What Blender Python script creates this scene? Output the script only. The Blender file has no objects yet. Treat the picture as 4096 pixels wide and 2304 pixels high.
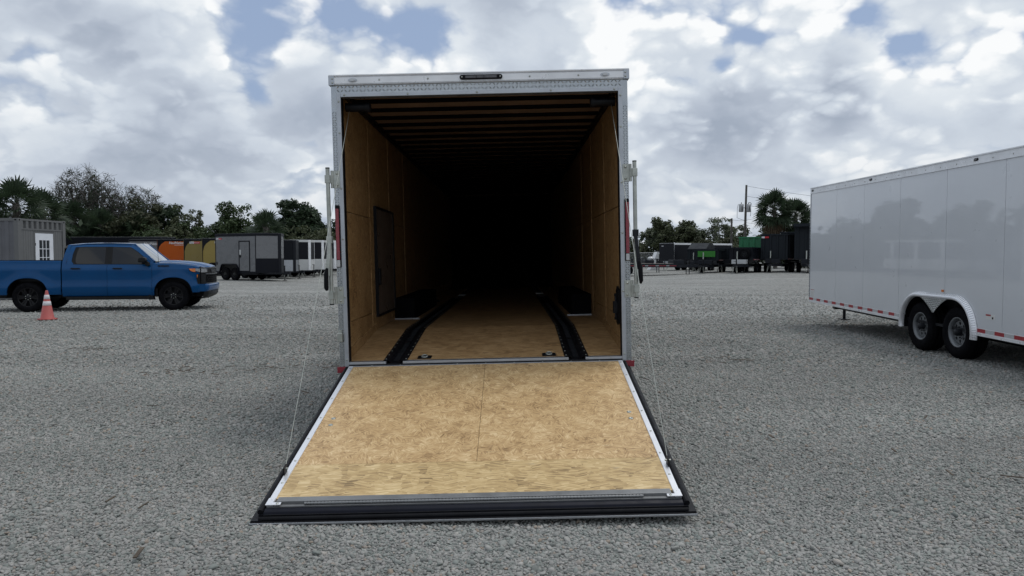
import bpy, bmesh, math, random
import numpy as np
from mathutils import Vector, Matrix, Euler, Quaternion
random.seed(7); RNG = np.random.default_rng(7)
PI = math.pi; R = math.radians
scene = bpy.context.scene
C = scene.collection

# ------------------------------------------------------------------ camera
cam_d = bpy.data.cameras.new('camera'); cam = bpy.data.objects.new('camera', cam_d); C.objects.link(cam)
cam_d.sensor_width = 36.0; cam_d.lens = 25.57; cam_d.clip_end = 3000; cam_d.clip_start = 0.05
cam.location = (0, 0, 1.49); cam.rotation_euler = (R(90 - 2.39), R(0), 0)
scene.camera = cam

# ------------------------------------------------------------------ world / sky / sun
SUN_EL, SUN_AZ = 70.0, 62.0          # azimuth from +Y towards +X
SUN_STRENGTH, SKY_STRENGTH, EXPOSURE = 1.2, 0.1, 0.0
scene.view_settings.view_transform = 'Standard'; scene.view_settings.look = 'None'
scene.view_settings.exposure = EXPOSURE; scene.view_settings.gamma = 1.0
scene.view_settings.use_curve_mapping = False
scene.cycles.use_denoising = True
scene.cycles.max_bounces = 7; scene.cycles.diffuse_bounces = 3; scene.cycles.glossy_bounces = 4
scene.cycles.sample_clamp_indirect = 4.0

world = bpy.data.worlds.new('World'); scene.world = world; world.use_nodes = True
wn, wl = world.node_tree.nodes, world.node_tree.links
wn.clear()

class NT:
    """tiny helper to write node maths as expressions"""
    def __init__(s, nt): s.n, s.l = nt.nodes, nt.links
    def put(s, sock, v):
        if hasattr(v, 'is_linked') or hasattr(v, 'links'): s.l.new(v, sock)
        else: sock.default_value = v
    def m(s, op, a, b=None, c=None, clamp=False):
        n = s.n.new('ShaderNodeMath'); n.operation = op; n.use_clamp = clamp
        s.put(n.inputs[0], a)
        if b is not None: s.put(n.inputs[1], b)
        if c is not None: s.put(n.inputs[2], c)
        return n.outputs[0]
    def v(s, op, a, b=None, scale=None):
        n = s.n.new('ShaderNodeVectorMath'); n.operation = op; s.put(n.inputs[0], a)
        if b is not None: s.put(n.inputs[1], b)
        if scale is not None: s.put(n.inputs['Scale'], scale)
        return n.outputs[1] if op in ('LENGTH', 'DOT_PRODUCT', 'DISTANCE') else n.outputs[0]
    def xyz(s, x, y, z):
        n = s.n.new('ShaderNodeCombineXYZ'); s.put(n.inputs[0], x); s.put(n.inputs[1], y); s.put(n.inputs[2], z); return n.outputs[0]
    def sep(s, v):
        n = s.n.new('ShaderNodeSeparateXYZ'); s.put(n.inputs[0], v); return n.outputs
    def noise(s, v, scale, detail=4, rough=0.5, lac=2.0, dist=0.0, col=False):
        n = s.n.new('ShaderNodeTexNoise'); s.put(n.inputs['Vector'], v); s.put(n.inputs['Scale'], scale)
        n.inputs['Detail'].default_value = detail; n.inputs['Roughness'].default_value = rough
        n.inputs['Lacunarity'].default_value = lac; n.inputs['Distortion'].default_value = dist
        return n.outputs['Color'] if col else n.outputs['Fac']
    def voro(s, v, scale, feature='F1', out='Distance', rnd=1.0, smooth=None):
        n = s.n.new('ShaderNodeTexVoronoi'); n.feature = feature; s.put(n.inputs['Vector'], v); s.put(n.inputs['Scale'], scale)
        n.inputs['Randomness'].default_value = rnd
        if smooth is not None: n.inputs['Smoothness'].default_value = smooth
        return n.outputs[out]
    def step(s, x, a, b, lo=0.0, hi=1.0):
        n = s.n.new('ShaderNodeMapRange'); n.interpolation_type = 'SMOOTHSTEP'
        s.put(n.inputs['Value'], x); s.put(n.inputs['From Min'], a); s.put(n.inputs['From Max'], b)
        s.put(n.inputs['To Min'], lo); s.put(n.inputs['To Max'], hi); return n.outputs[0]
    def mix(s, f, a, b, blend='MIX'):
        n = s.n.new('ShaderNodeMix'); n.data_type = 'RGBA'; n.blend_type = blend; s.put(n.inputs[0], f)
        s.put(n.inputs[6], a if not isinstance(a, tuple) or len(a) == 4 else (*a, 1)); s.put(n.inputs[7], b if not isinstance(b, tuple) or len(b) == 4 else (*b, 1))
        return n.outputs[2]
    def ramp(s, f, stops):
        n = s.n.new('ShaderNodeValToRGB'); e = n.color_ramp.elements
        while len(e) < len(stops): e.new(0.5)
        for el, (p, c) in zip(e, stops): el.position = p; el.color = (*c, 1)
        s.put(n.inputs[0], f); return n.outputs[0]

#SKY_BEGIN
w = NT(world.node_tree)
tc = wn.new('ShaderNodeTexCoord'); D = w.v('NORMALIZE', tc.outputs['Generated'])
sky = wn.new('ShaderNodeTexSky'); sky.sky_type = 'NISHITA'; sky.sun_disc = False
sky.sun_elevation = R(SUN_EL); sky.sun_rotation = R(SUN_AZ); sky.air_density = 1.2; sky.dust_density = 1.6; sky.ozone_density = 1.0
dx, dy, dz = w.sep(D)
zc = w.m('MAXIMUM', dz, 0.0)
k = w.m('DIVIDE', 1.0, w.m('ADD', zc, 0.65))
base0 = w.v('SCALE', w.xyz(dx, dy, w.m('MULTIPLY', zc, 1.15)), scale=k)
# large cloud masses and gaps, given as directions (tangent of azimuth, tangent of elevation, half widths, amount)
SKY_MASSES = [
    (-.340, .290, .034, .06, -.22), (-.235, .318, .060, .024, -.15), (-.115, .285, .045, .045, -.20), (-.175, .30, .03, .02, -.10), (-.36, .22, .018, .04, -.12),
    (-.66, .285, .040, .035, -.10), (-.67, .20, .05, .03, -.07),
    (.150, .345, .028, .020, -.24), (.325, .292, .050, .010, -.18), (.285, .258, .020, .016, -.18), (.470, .315, .032, .014, -.22),
    (.530, .283, .036, .018, -.25), (.705, .300, .022, .022, -.22), (.70, .215, .020, .02, -.16), (.69, .135, .03, .02, -.10),
    (-.57, .32, .10, .05, .14), (-.47, .25, .07, .07, .12), (-.45, .15, .20, .05, .10), (-.27, .24, .05, .05, .08),
    (.28, .175, .07, .045, .20), (.17, .13, .12, .035, .08), (.445, .235, .035, .05, .18), (.62, .20, .07, .04, .12), (.62, .345, .10, .03, .10), (-.03, .31, .05, .04, .08), (-.23, .095, .05, .04, .2), (-.52, .06, .2, .04, .1)]
tu0 = w.m('DIVIDE', dx, w.m('MAXIMUM', dy, 0.2)); tv0 = w.m('DIVIDE', dz, w.m('MAXIMUM', dy, 0.2))
wn_col = w.v('SUBTRACT', w.noise(base0, 6.0, 5, 0.56, col=True), (0.5, 0.5, 0.5))
w2 = w.sep(wn_col)
base = w.v('ADD', base0, w.v('SCALE', wn_col, scale=0.15))
tu = w.m('MULTIPLY_ADD', w2[0], 0.11, tu0); tv = w.m('MULTIPLY_ADD', w2[1], 0.08, tv0)
acc = None
for (u0, v0, ru, rv, am) in SKY_MASSES:
    a = w.m('MULTIPLY_ADD', tu, 1 / ru, -u0 / ru); b = w.m('MULTIPLY_ADD', tv, 1 / rv, -v0 / rv)
    q = w.m('MULTIPLY_ADD', a, a, w.m('MULTIPLY', b, b))
    g = w.m('DIVIDE', am, w.m('MULTIPLY_ADD', q, w.m('MULTIPLY_ADD', q, .5, .9), 1.0))
    acc = g if acc is None else w.m('ADD', acc, g)
acc = w.m('MULTIPLY', acc, w.step(dy, 0.25, 0.5))
def density(vec, det, fine):
    d = w.noise(vec, 3.3, det, 0.50)
    d = w.m('MULTIPLY_ADD', w.voro(vec, 12.0, 'F1'), -0.19, d)                       # cauliflower heads
    if fine: return w.m('MULTIPLY_ADD', w.voro(w.v('ADD', vec, (3, 1, 2)), 27.0, 'F1'), -.13, d)
    return w.m('ADD', d, -.055)
den = density(base, 6, True)
up = density(w.v('ADD', base, (0.02, 0.01, 0.045)), 4, False)
dd = w.m('ADD', w.m('ADD', den, acc), 0.19)
alpha = w.step(dd, 0.315, 0.49)
thick = w.step(dd, 0.46, 0.80)
lit = w.step(w.m('SUBTRACT', den, up), -0.09, 0.10)          # lighter where the cloud thins upwards, to the light
head = w.m('SUBTRACT', .42, w.voro(w.v('ADD', base, (3, 1, 2)), 27.0, 'F1'))          # small rounded heads
tone = w.m('MULTIPLY_ADD', thick, -0.46, 0.56)
tone = w.m('MULTIPLY_ADD', lit, 0.40, tone)
tone = w.m('MULTIPLY_ADD', head, w.m('MULTIPLY', w.step(dx, -.5, .3, .45, 1.0), w.m('MULTIPLY_ADD', lit, .45, .16)), tone)
tone = w.m('MULTIPLY_ADD', w.step(dx, -.50, .40), 0.22, w.m('SUBTRACT', tone, .14))     # brighter towards the hidden sun
SKY_TONES = [(-.415, .285, .055, .055, .24), (-.22, .265, .05, .04, .16), (-.055, .275, .05, .04, .30), (.135, .275, .035, .04, .26), (.40, .20, .025, .035, .26), (.50, .265, .04, .03, .22), (.585, .225, .05, .04, .20),
    (-.60, .33, .09, .04, -.20), (.27, .175, .085, .05, -.22), (.43, .225, .035, .05, -.18), (.62, .16, .07, .03, -.10), (-.45, .17, .20, .06, -.06), (-.30, .19, .06, .04, -.05)]
for (u0, v0, ru, rv, am) in SKY_TONES:
    a = w.m('MULTIPLY_ADD', tu, 1 / ru, -u0 / ru); b = w.m('MULTIPLY_ADD', tv, 1 / rv, -v0 / rv); q = w.m('MULTIPLY_ADD', a, a, w.m('MULTIPLY', b, b))
    tone = w.m('ADD', tone, w.m('MULTIPLY', w.step(dy, .25, .5), w.m('DIVIDE', am, w.m('MULTIPLY_ADD', q, w.m('MULTIPLY_ADD', q, .5, .6), 1.0))))
edge = w.m('MULTIPLY', w.step(dd, .60, .46), w.step(lit, .45, .95)); tone = w.m('MULTIPLY_ADD', edge, .16, tone)
ccol = w.ramp(tone, [(0.0, (.34, .395, .485)), (0.26, (.44, .495, .585)), (0.52, (.585, .645, .725)), (0.76, (.73, .78, .83)), (1.0, (.93, .945, .955))])
ccol = w.v('SCALE', ccol, scale=w.m('MULTIPLY', 10.3, w.step(dz, 0.3, 0.9, 1.0, 1.25)))
bluesky = w.mix(0.75, sky.outputs[0], (3.3, 4.25, 6.2))
col = w.mix(alpha, bluesky, ccol)
col = w.mix(w.step(dz, 0.0, 0.20, 0.50, 0.0), col, (5.1, 5.6, 6.3))
bg = wn.new('ShaderNodeBackground'); bg.inputs['Strength'].default_value = SKY_STRENGTH
wl.new(col, bg.inputs['Color'])
world.cycles.sampling_method = 'MANUAL'; world.cycles.sample_map_resolution = 256
wo = wn.new('ShaderNodeOutputWorld'); wl.new(bg.outputs[0], wo.inputs['Surface'])
#SKY_END
sun_d = bpy.data.lights.new('sun', 'SUN'); sun_d.energy = SUN_STRENGTH; sun_d.angle = R(16); sun_d.color = (1, .965, .91)
sun = bpy.data.objects.new('sun', sun_d); C.objects.link(sun)
tosun = Vector((math.sin(R(SUN_AZ)) * math.cos(R(SUN_EL)), math.cos(R(SUN_AZ)) * math.cos(R(SUN_EL)), math.sin(R(SUN_EL))))
sun.rotation_euler = tosun.to_track_quat('Z', 'Y').to_euler(); sun.location = (0, 0, 60)

# ------------------------------------------------------------------ builders
class MB:
    def __init__(s, M=None): s.v = []; s.f = []; s.mi = []; s.sm = []; s.M = M
    def add(s, verts, faces, m=0, smooth=False):
        o = len(s.v); s.v.extend([tuple(p) for p in verts])
        for f in faces: s.f.append(tuple(i + o for i in f)); s.mi.append(m); s.sm.append(smooth)
        return s
    def box(s, x0, x1, y0, y1, z0, z1, m=0):
        return s.add([(x0,y0,z0),(x1,y0,z0),(x1,y1,z0),(x0,y1,z0),(x0,y0,z1),(x1,y0,z1),(x1,y1,z1),(x0,y1,z1)],
            [(0,3,2,1),(4,5,6,7),(0,1,5,4),(1,2,6,5),(2,3,7,6),(3,0,4,7)], m)
    def beam(s, p0, p1, wd, ht, m=0, up=(0,0,1)):
        p0, p1 = Vector(p0), Vector(p1); d = (p1 - p0).normalized(); u = Vector(up)
        if abs(d.dot(u)) > .98: u = Vector((0,1,0))
        a = d.cross(u).normalized() * wd / 2; b = a.cross(d).normalized() * ht / 2
        vs = [p + i*a + j*b for p in (p0, p1) for (i, j) in ((-1,-1),(1,-1),(1,1),(-1,1))]
        return s.add(vs, [(3,2,1,0),(4,5,6,7),(0,1,5,4),(1,2,6,5),(2,3,7,6),(3,0,4,7)], m)
    def tube(s, pts, r, n=8, m=0, caps=True, smooth=True):
        pts = [Vector(p) for p in pts]; rs = r if isinstance(r, (list, tuple)) else [r] * len(pts)
        vs = []; ref = None
        for i, p in enumerate(pts):
            d = (pts[min(i+1, len(pts)-1)] - pts[max(i-1, 0)]).normalized()
            if ref is None or abs(ref.dot(d)) > .95: ref = Vector((0,0,1)) if abs(d.z) < .9 else Vector((1,0,0))
            a = d.cross(ref).normalized(); b = d.cross(a)
            for k in range(n):
                t = 2*PI*k/n; vs.append(p + (a*math.cos(t) + b*math.sin(t)) * rs[i])
        fs = [(i*n+k, i*n+(k+1) % n, (i+1)*n+(k+1) % n, (i+1)*n+k) for i in range(len(pts)-1) for k in range(n)]
        s.add(vs, fs, m, smooth)
        if caps: s.add(vs[:n], [tuple(range(n))[::-1]], m); s.add(vs[-n:], [tuple(range(n))], m)
        return s
    def lathe(s, org, axis, prof, n=24, m=0, smooth=True, close=False):
        org, ax = Vector(org), Vector(axis).normalized(); ref = Vector((0,0,1)) if abs(ax.z) < .9 else Vector((1,0,0))
        a = ax.cross(ref).normalized(); b = ax.cross(a); vs = []
        for (r, h) in prof:
            for k in range(n):
                t = 2*PI*k/n; vs.append(org + ax*h + (a*math.cos(t) + b*math.sin(t)) * r)
        L = len(prof); rng = range(L if close else L-1)
        fs = [(i*n+k, i*n+(k+1) % n, ((i+1) % L)*n+(k+1) % n, ((i+1) % L)*n+k) for i in rng for k in range(n)]
        return s.add(vs, fs, m, smooth)
    def prism(s, poly, ax, a, b, m=0):
        f = {'x': lambda p, t: (t, p[0], p[1]), 'y': lambda p, t: (p[0], t, p[1]), 'z': lambda p, t: (p[0], p[1], t)}[ax]
        n = len(poly); vs = [f(p, a) for p in poly] + [f(p, b) for p in poly]
        return s.add(vs, [tuple(range(n))[::-1], tuple(range(n, 2*n))] + [(i, (i+1) % n, n+(i+1) % n, n+i) for i in range(n)], m)
    def grid(s, P, m=0, smooth=True):
        nu, nv = len(P), len(P[0])
        return s.add([p for row in P for p in row], [(i*nv+j, (i+1)*nv+j, (i+1)*nv+j+1, i*nv+j+1) for i in range(nu-1) for j in range(nv-1)], m, smooth)
    def mesh(s, name, mats):
        me = bpy.data.meshes.new(name)
        vs = s.v if s.M is None else [tuple(s.M @ Vector(p)) for p in s.v]
        me.from_pydata(vs, [], s.f)
        for mt in (mats if isinstance(mats, (list, tuple)) else [mats]): me.materials.append(mt)
        me.polygons.foreach_set('material_index', s.mi); me.polygons.foreach_set('use_smooth', s.sm)
        if len(s.f) < 60000:
            bm = bmesh.new(); bm.from_mesh(me); bmesh.ops.recalc_face_normals(bm, faces=bm.faces); bm.to_mesh(me); bm.free()
        me.update(); return me
    def build(s, name, mats, parent=None, bevel=0, label=None, cat=None, group=None, kind=None):
        o = bpy.data.objects.new(name, s.mesh(name, mats)); C.objects.link(o)
        if parent is not None: o.parent = parent
        if bevel:
            b = o.modifiers.new('bevel', 'BEVEL'); b.width = bevel; b.segments = 2; b.limit_method = 'ANGLE'; b.angle_limit = R(40)
        return tag(o, label, cat, group, kind)

def tag(o, label=None, cat=None, group=None, kind=None):
    if label: o['label'] = label
    if cat: o['category'] = cat
    if group: o['group'] = group
    if kind: o['kind'] = kind
    return o
def thing(name, label, cat, loc=(0,0,0), rot=(0,0,0), group=None):
    o = bpy.data.objects.new(name, None); C.objects.link(o); o.empty_display_size = .2
    o.location = loc; o.rotation_euler = rot
    return tag(o, label, cat, group)
def part_empty(name, parent, loc=(0,0,0), rot=(0,0,0)):
    o = bpy.data.objects.new(name, None); C.objects.link(o); o.parent = parent; o.location = loc; o.rotation_euler = rot; o.empty_display_size = .1
    return o
def link(name, me, parent=None, loc=(0,0,0), rot=(0,0,0), scale=None):
    o = bpy.data.objects.new(name, me); C.objects.link(o); o.parent = parent; o.location = loc; o.rotation_euler = rot
    if scale: o.scale = scale
    return o
def copy_tree(o, parent=None):
    c = o.copy(); C.objects.link(c); c.parent = parent
    for ch in o.children: copy_tree(ch, c)
    return c
def text(body, size, mat, parent, loc, rot, name='lettering', extrude=.002, shear=0.0, align='LEFT', bold=0.0):
    cu = bpy.data.curves.new(name, 'FONT'); cu.body = body; cu.size = size; cu.extrude = extrude; cu.shear = shear; cu.align_x = align; cu.offset = bold
    cu.resolution_u = 2
    cu.materials.append(mat); t = bpy.data.objects.new(name, cu); me = bpy.data.meshes.new_from_object(t); bpy.data.objects.remove(t); bpy.data.curves.remove(cu)
    o = bpy.data.objects.new(name, me); C.objects.link(o); o.parent = parent; o.location = loc; o.rotation_euler = rot
    return o

# ------------------------------------------------------------------ materials
MATS = {}
def mat(name, col, rough=.5, metal=0.0, var=.12, vscale=3.0, bump=0.0, bscale=60.0, spec=.5, coat=0.0, col2=None, det=5, rvar=.1, alpha_leaf=False, trans=0.0):
    if name in MATS: return MATS[name]
    m = bpy.data.materials.new(name); m.use_nodes = True; t = NT(m.node_tree); b = m.node_tree.nodes['Principled BSDF']
    tc = t.n.new('ShaderNodeTexCoord'); P = tc.outputs['Object']
    n = t.noise(P, vscale, det, .6)
    c2 = col2 or tuple(min(1, c*(1+var)) for c in col); c1 = col if col2 else tuple(c*(1-var) for c in col)
    t.put(b.inputs['Base Color'], t.mix(t.step(n, .3, .7), c1, c2))
    t.put(b.inputs['Roughness'], t.step(t.noise(P, vscale*2.3, 4, .6), .25, .75, max(.02, rough-rvar), min(1, rough+rvar)))
    b.inputs['Metallic'].default_value = metal; b.inputs['Specular IOR Level'].default_value = spec
    b.inputs['Coat Weight'].default_value = coat; b.inputs['Coat Roughness'].default_value = .025
    if bump:
        bn = t.n.new('ShaderNodeBump'); bn.inputs['Strength'].default_value = bump; bn.inputs['Distance'].default_value = .02
        t.put(bn.inputs['Height'], t.noise(P, bscale, 3, .6)); t.l.new(bn.outputs[0], b.inputs['Normal'])
    MATS[name] = m; return m

def osb_mat(name, tone=(1,1,1), ang0=0.0, directional=False, upright=False):
    """strand board: flat flakes pressed at many angles, chosen cell by cell"""
    m = bpy.data.materials.new(name); m.use_nodes = True; t = NT(m.node_tree); b = m.node_tree.nodes['Principled BSDF']
    tc = t.n.new('ShaderNodeTexCoord'); P = tc.outputs['Object']
    P = t.v('ADD', P, (3.1, 7.7, 1.3))
    sel_n = t.n.new('ShaderNodeTexVoronoi'); sel_n.feature = 'F1'; sel_n.inputs['Scale'].default_value = 21 if not directional else 15
    wv = t.v('ADD', P, t.v('SCALE', t.noise(P, 18, 4, .6, col=True), scale=.085)); t.put(sel_n.inputs['Vector'], wv)
    sel = t.sep(sel_n.outputs['Color'])
    layers = []
    angs = [0, 35, 72, 108, 146] if not directional else [-8, 0, 10, 18, -20]
    for i, a in enumerate(angs):
        mp = t.n.new('ShaderNodeMapping'); mp.inputs['Rotation'].default_value = (0, 0, R(a + ang0)) if not upright else (R(a + ang0), 0, 0)
        mp.inputs['Location'].default_value = (i*3.3, i*1.7, i*.9); t.l.new(P, mp.inputs['Vector'])
        sc = ((13, 88, 30) if not directional else (5.5, 80, 30)) if not upright else (30, 12, 70)
        layers.append(t.noise(t.v('MULTIPLY', mp.outputs[0], sc), 1.0, 3, .55))
    f = layers[0]
    for i in range(1, 5):
        mx = t.n.new('ShaderNodeMix'); mx.data_type = 'FLOAT'; t.put(mx.inputs[0], t.step(sel[0], i*.2-.05, i*.2+.05)); t.put(mx.inputs[2], f); t.put(mx.inputs[3], layers[i]); f = mx.outputs[0]
    big = t.noise(P, 4.5, 5, .65)
    f2 = t.m('MULTIPLY_ADD', t.m('SUBTRACT', big, .5), .40, f)
    f2 = t.m('MULTIPLY_ADD', t.m('SUBTRACT', sel[1], .5), .13, f2)
    f2 = t.m('MULTIPLY_ADD', t.m('SUBTRACT', f2, .5), 1.25, .5)
    T = lambda c: tuple(c[i]*tone[i] for i in range(3))
    if directional: stops = [(.22, T((.18, .125, .065))), (.40, T((.375, .26, .128))), (.55, T((.48, .35, .18))), (.78, T((.62, .485, .29)))]
    else: stops = [(.22, T((.19, .120, .058))), (.40, T((.385, .255, .125))), (.55, T((.485, .340, .175))), (.80, T((.65, .51, .31)))]
    c = t.ramp(f2, stops)
    # knots, bark specks and glue-grey flakes
    sp = t.step(t.voro(t.v('MULTIPLY', P, (9, 14, 9)), 1.0), .045, .02)
    c = t.mix(t.m('MULTIPLY', sp, .8), c, (.05, .035, .025))
    gy = t.step(t.noise(t.v('MULTIPLY', P, (3.5, 14, 6)), 1.6, 4, .6), .66, .75)
    c = t.mix(t.m('MULTIPLY', gy, .35), c, (.20, .19, .17))
    t.put(b.inputs['Base Color'], c)
    b.inputs['Roughness'].default_value = .55; b.inputs['Specular IOR Level'].default_value = .35
    bn = t.n.new('ShaderNodeBump'); bn.inputs['Strength'].default_value = .25; bn.inputs['Distance'].default_value = .004
    t.put(bn.inputs['Height'], f); t.l.new(bn.outputs[0], b.inputs['Normal'])
    return m

alu = mat('mill_aluminium', (.40, .42, .45), .36, .8, .06, 4)
alu_br = mat('bright_aluminium', (.74, .75, .78), .36, .55, .04, 4)
alu_white = mat('white_aluminium', (.70, .71, .73), .35, .25, .08, 4)
tread = mat('tread_plate', (.38, .40, .415), .22, .92, .06, 5)
zinc = mat('zinc_steel', (.37, .385, .355), .38, .75, .12, 14)
black_paint = mat('black_paint', (.005, .0055, .0075), .45, 0, .2, 6, spec=.2)
matte_black = mat('matte_black', (.006, .006, .007), .95, 0, .2, 4, spec=.05)
black_rub = mat('black_rubber', (.005, .0053, .007), .6, 0, .2, 8, .1, 80, spec=.12)
navy_rub = mat('dark_seal_rubber', (.004, .005, .011), .42, 0, .2, 8, spec=.15)
dark_steel = mat('dark_steel', (.013, .0145, .018), .5, .1, .25, 9, spec=.2)
dull_steel = mat('dull_steel', (.20, .205, .21), .45, .5, .08, 5)
red_lens = mat('red_lens', (.20, .010, .022), .18, 0, .12, 30, .1, 200, coat=.5)
red_tape = mat('red_tape', (.30, .02, .028), .4, 0, .12, 30)
white_tape = mat('white_tape', (.42, .43, .44), .4, 0, .08, 30)
clear_lens = mat('clear_lens', (.45, .46, .47), .2, .2, .1, 30)
smoke_lens = mat('smoked_lens', (.06, .06, .065), .18, .1, .3, 60, .1, 100, coat=.3)
amber = mat('amber_lens', (.55, .16, .03), .2, 0, .1, 20)
white_skin = mat('white_trailer_skin', (.55, .57, .60), .30, 0, .02, 1.2, .010, 2.2, coat=1.0, rvar=.03)
tyre_m = mat('tyre_rubber', (.0065, .0066, .0078), .9, 0, .25, 12, .15, 60, spec=.03)
grey_rim = mat('grey_steel_rim', (.15, .16, .17), .42, .35, .12, 9)
osb = osb_mat('ramp_strand_board', tone=(1.04, 1.01, .97)); osb_dir = osb_mat('flap_strand_board', directional=True, tone=(1.06, 1.05, 1.0))
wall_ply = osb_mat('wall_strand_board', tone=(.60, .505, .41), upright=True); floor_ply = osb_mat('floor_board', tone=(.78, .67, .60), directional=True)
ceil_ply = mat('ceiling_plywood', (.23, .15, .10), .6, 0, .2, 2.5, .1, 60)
panel_gray = mat('inner_door_skin', (.12, .088, .068), .35, 0, .08, 2)
# ------------------------------------------------------------------ ground and gravel
def gravel_ground_mat():
    m = bpy.data.materials.new('gravel_ground'); m.use_nodes = True; t = NT(m.node_tree); b = m.node_tree.nodes['Principled BSDF']
    P = t.n.new('ShaderNodeTexCoord').outputs['Object']
    wv = t.v('ADD', P, t.v('SCALE', t.noise(P, 9, 3, .6, col=True), scale=.05))
    vn = t.n.new('ShaderNodeTexVoronoi'); vn.inputs['Scale'].default_value = 24; t.put(vn.inputs['Vector'], wv)
    cell = t.sep(vn.outputs['Color'])
    c = t.ramp(cell[0], GRAVEL_STOPS)
    c = t.mix(t.step(t.noise(P, .35, 5, .65), .35, .7, 0, .35), c, (.25, .262, .25))
    c = t.mix(t.step(t.noise(t.v('ADD', P, (40, 9, 0)), .8, 5, .65), .5, .75, 0, .30), c, (.22, .20, .19))
    stain = t.step(t.noise(t.v('MULTIPLY', P, (.5, 1.6, 1)), 1.1, 6, .7), .68, .78, 0, .5)
    c = t.mix(stain, c, (.13, .115, .095))
    mott = t.step(t.noise(t.v('MULTIPLY', P, (5.0, 2.2, 1)), 1.0, 6, .72), .30, .70, .80, 1.18); c = t.v('SCALE', c, scale=mott)
    band = t.step(t.noise(t.v('MULTIPLY', P, (.10, .42, 1)), 1.0, 4, .55), .38, .66, .92, 1.12); c = t.v('SCALE', c, scale=band)
    t.put(b.inputs['Base Color'], c); b.inputs['Roughness'].default_value = .9; b.inputs['Specular IOR Level'].default_value = .2
    h = t.m('SUBTRACT', 1.0, t.m('MULTIPLY', vn.outputs['Distance'], 1.2))
    h = t.m('MULTIPLY_ADD', t.noise(P, 60, 3, .6), .4, h)
    bn = t.n.new('ShaderNodeBump'); bn.inputs['Strength'].default_value = .8; bn.inputs['Distance'].default_value = .018
    t.put(bn.inputs['Height'], h); t.l.new(bn.outputs[0], b.inputs['Normal'])
    return m
GRAVEL_STOPS = [(0.0, (.10, .10, .098)), (.25, (.16, .17, .16)), (.5, (.215, .208, .20)), (.75, (.25, .255, .245)), (1.0, (.32, .31, .295))]  # lowered overall so the colour includes shade in gaps between stones
GZ = -.022
_ss = lambda t, a, b: (lambda u: u*u*(3-2*u))(min(1, max(0, (t-a)/(b-a))))
def gz(x, y): return GZ + .35*_ss(y, 28, 58)*_ss(x, 6, 22) + .20*_ss(y, 26, 43)*_ss(-x, 6, 16)
ground = MB()
gx = [-900, -300, -120] + list(range(-60, 61, 3)) + [120, 300, 900]; gy = [-300, -80, -20, -6] + list(range(0, 121, 3)) + [200, 400, 1500]
ground.grid([[(x, y, gz(x, y)) for y in gy] for x in gx], smooth=True)
ground.build('gravel_lot', gravel_ground_mat(), kind='structure', label='grey gravel lot stretching to the trees')

def stone_mat():
    m = bpy.data.materials.new('gravel_stone'); m.use_nodes = True; t = NT(m.node_tree); b = m.node_tree.nodes['Principled BSDF']
    oi = t.n.new('ShaderNodeObjectInfo'); P = t.n.new('ShaderNodeTexCoord').outputs['Object']
    c = t.ramp(oi.outputs['Random'], [(0, (.125, .13, .125)), (.15, (.172, .188, .178)), (.36, (.205, .214, .203)), (.55, (.222, .214, .207)), (.75, (.240, .240, .230)), (.92, (.272, .265, .255)), (.975, (.22, .175, .14)), (1, (.33, .32, .305))])
    gp = t.n.new('ShaderNodeNewGeometry').outputs['Position']
    c = t.mix(t.step(t.noise(gp, .8, 5, .65), .42, .7, 0, .30), c, (.215, .205, .20))
    c = t.mix(t.step(t.noise(gp, 60, 4, .7), .45, .8, 0, .5), c, (.17, .165, .16))
    band = t.step(t.noise(t.v('MULTIPLY', gp, (.10, .42, 1)), 1.0, 4, .55), .38, .66, .96, 1.16); c = t.v('SCALE', c, scale=band); c = t.v('MULTIPLY', c, (1.07, 1.075, 1.06))
    t.put(b.inputs['Base Color'], c); b.inputs['Roughness'].default_value = .88; b.inputs['Specular IOR Level'].default_value = .25
    return m
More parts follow.
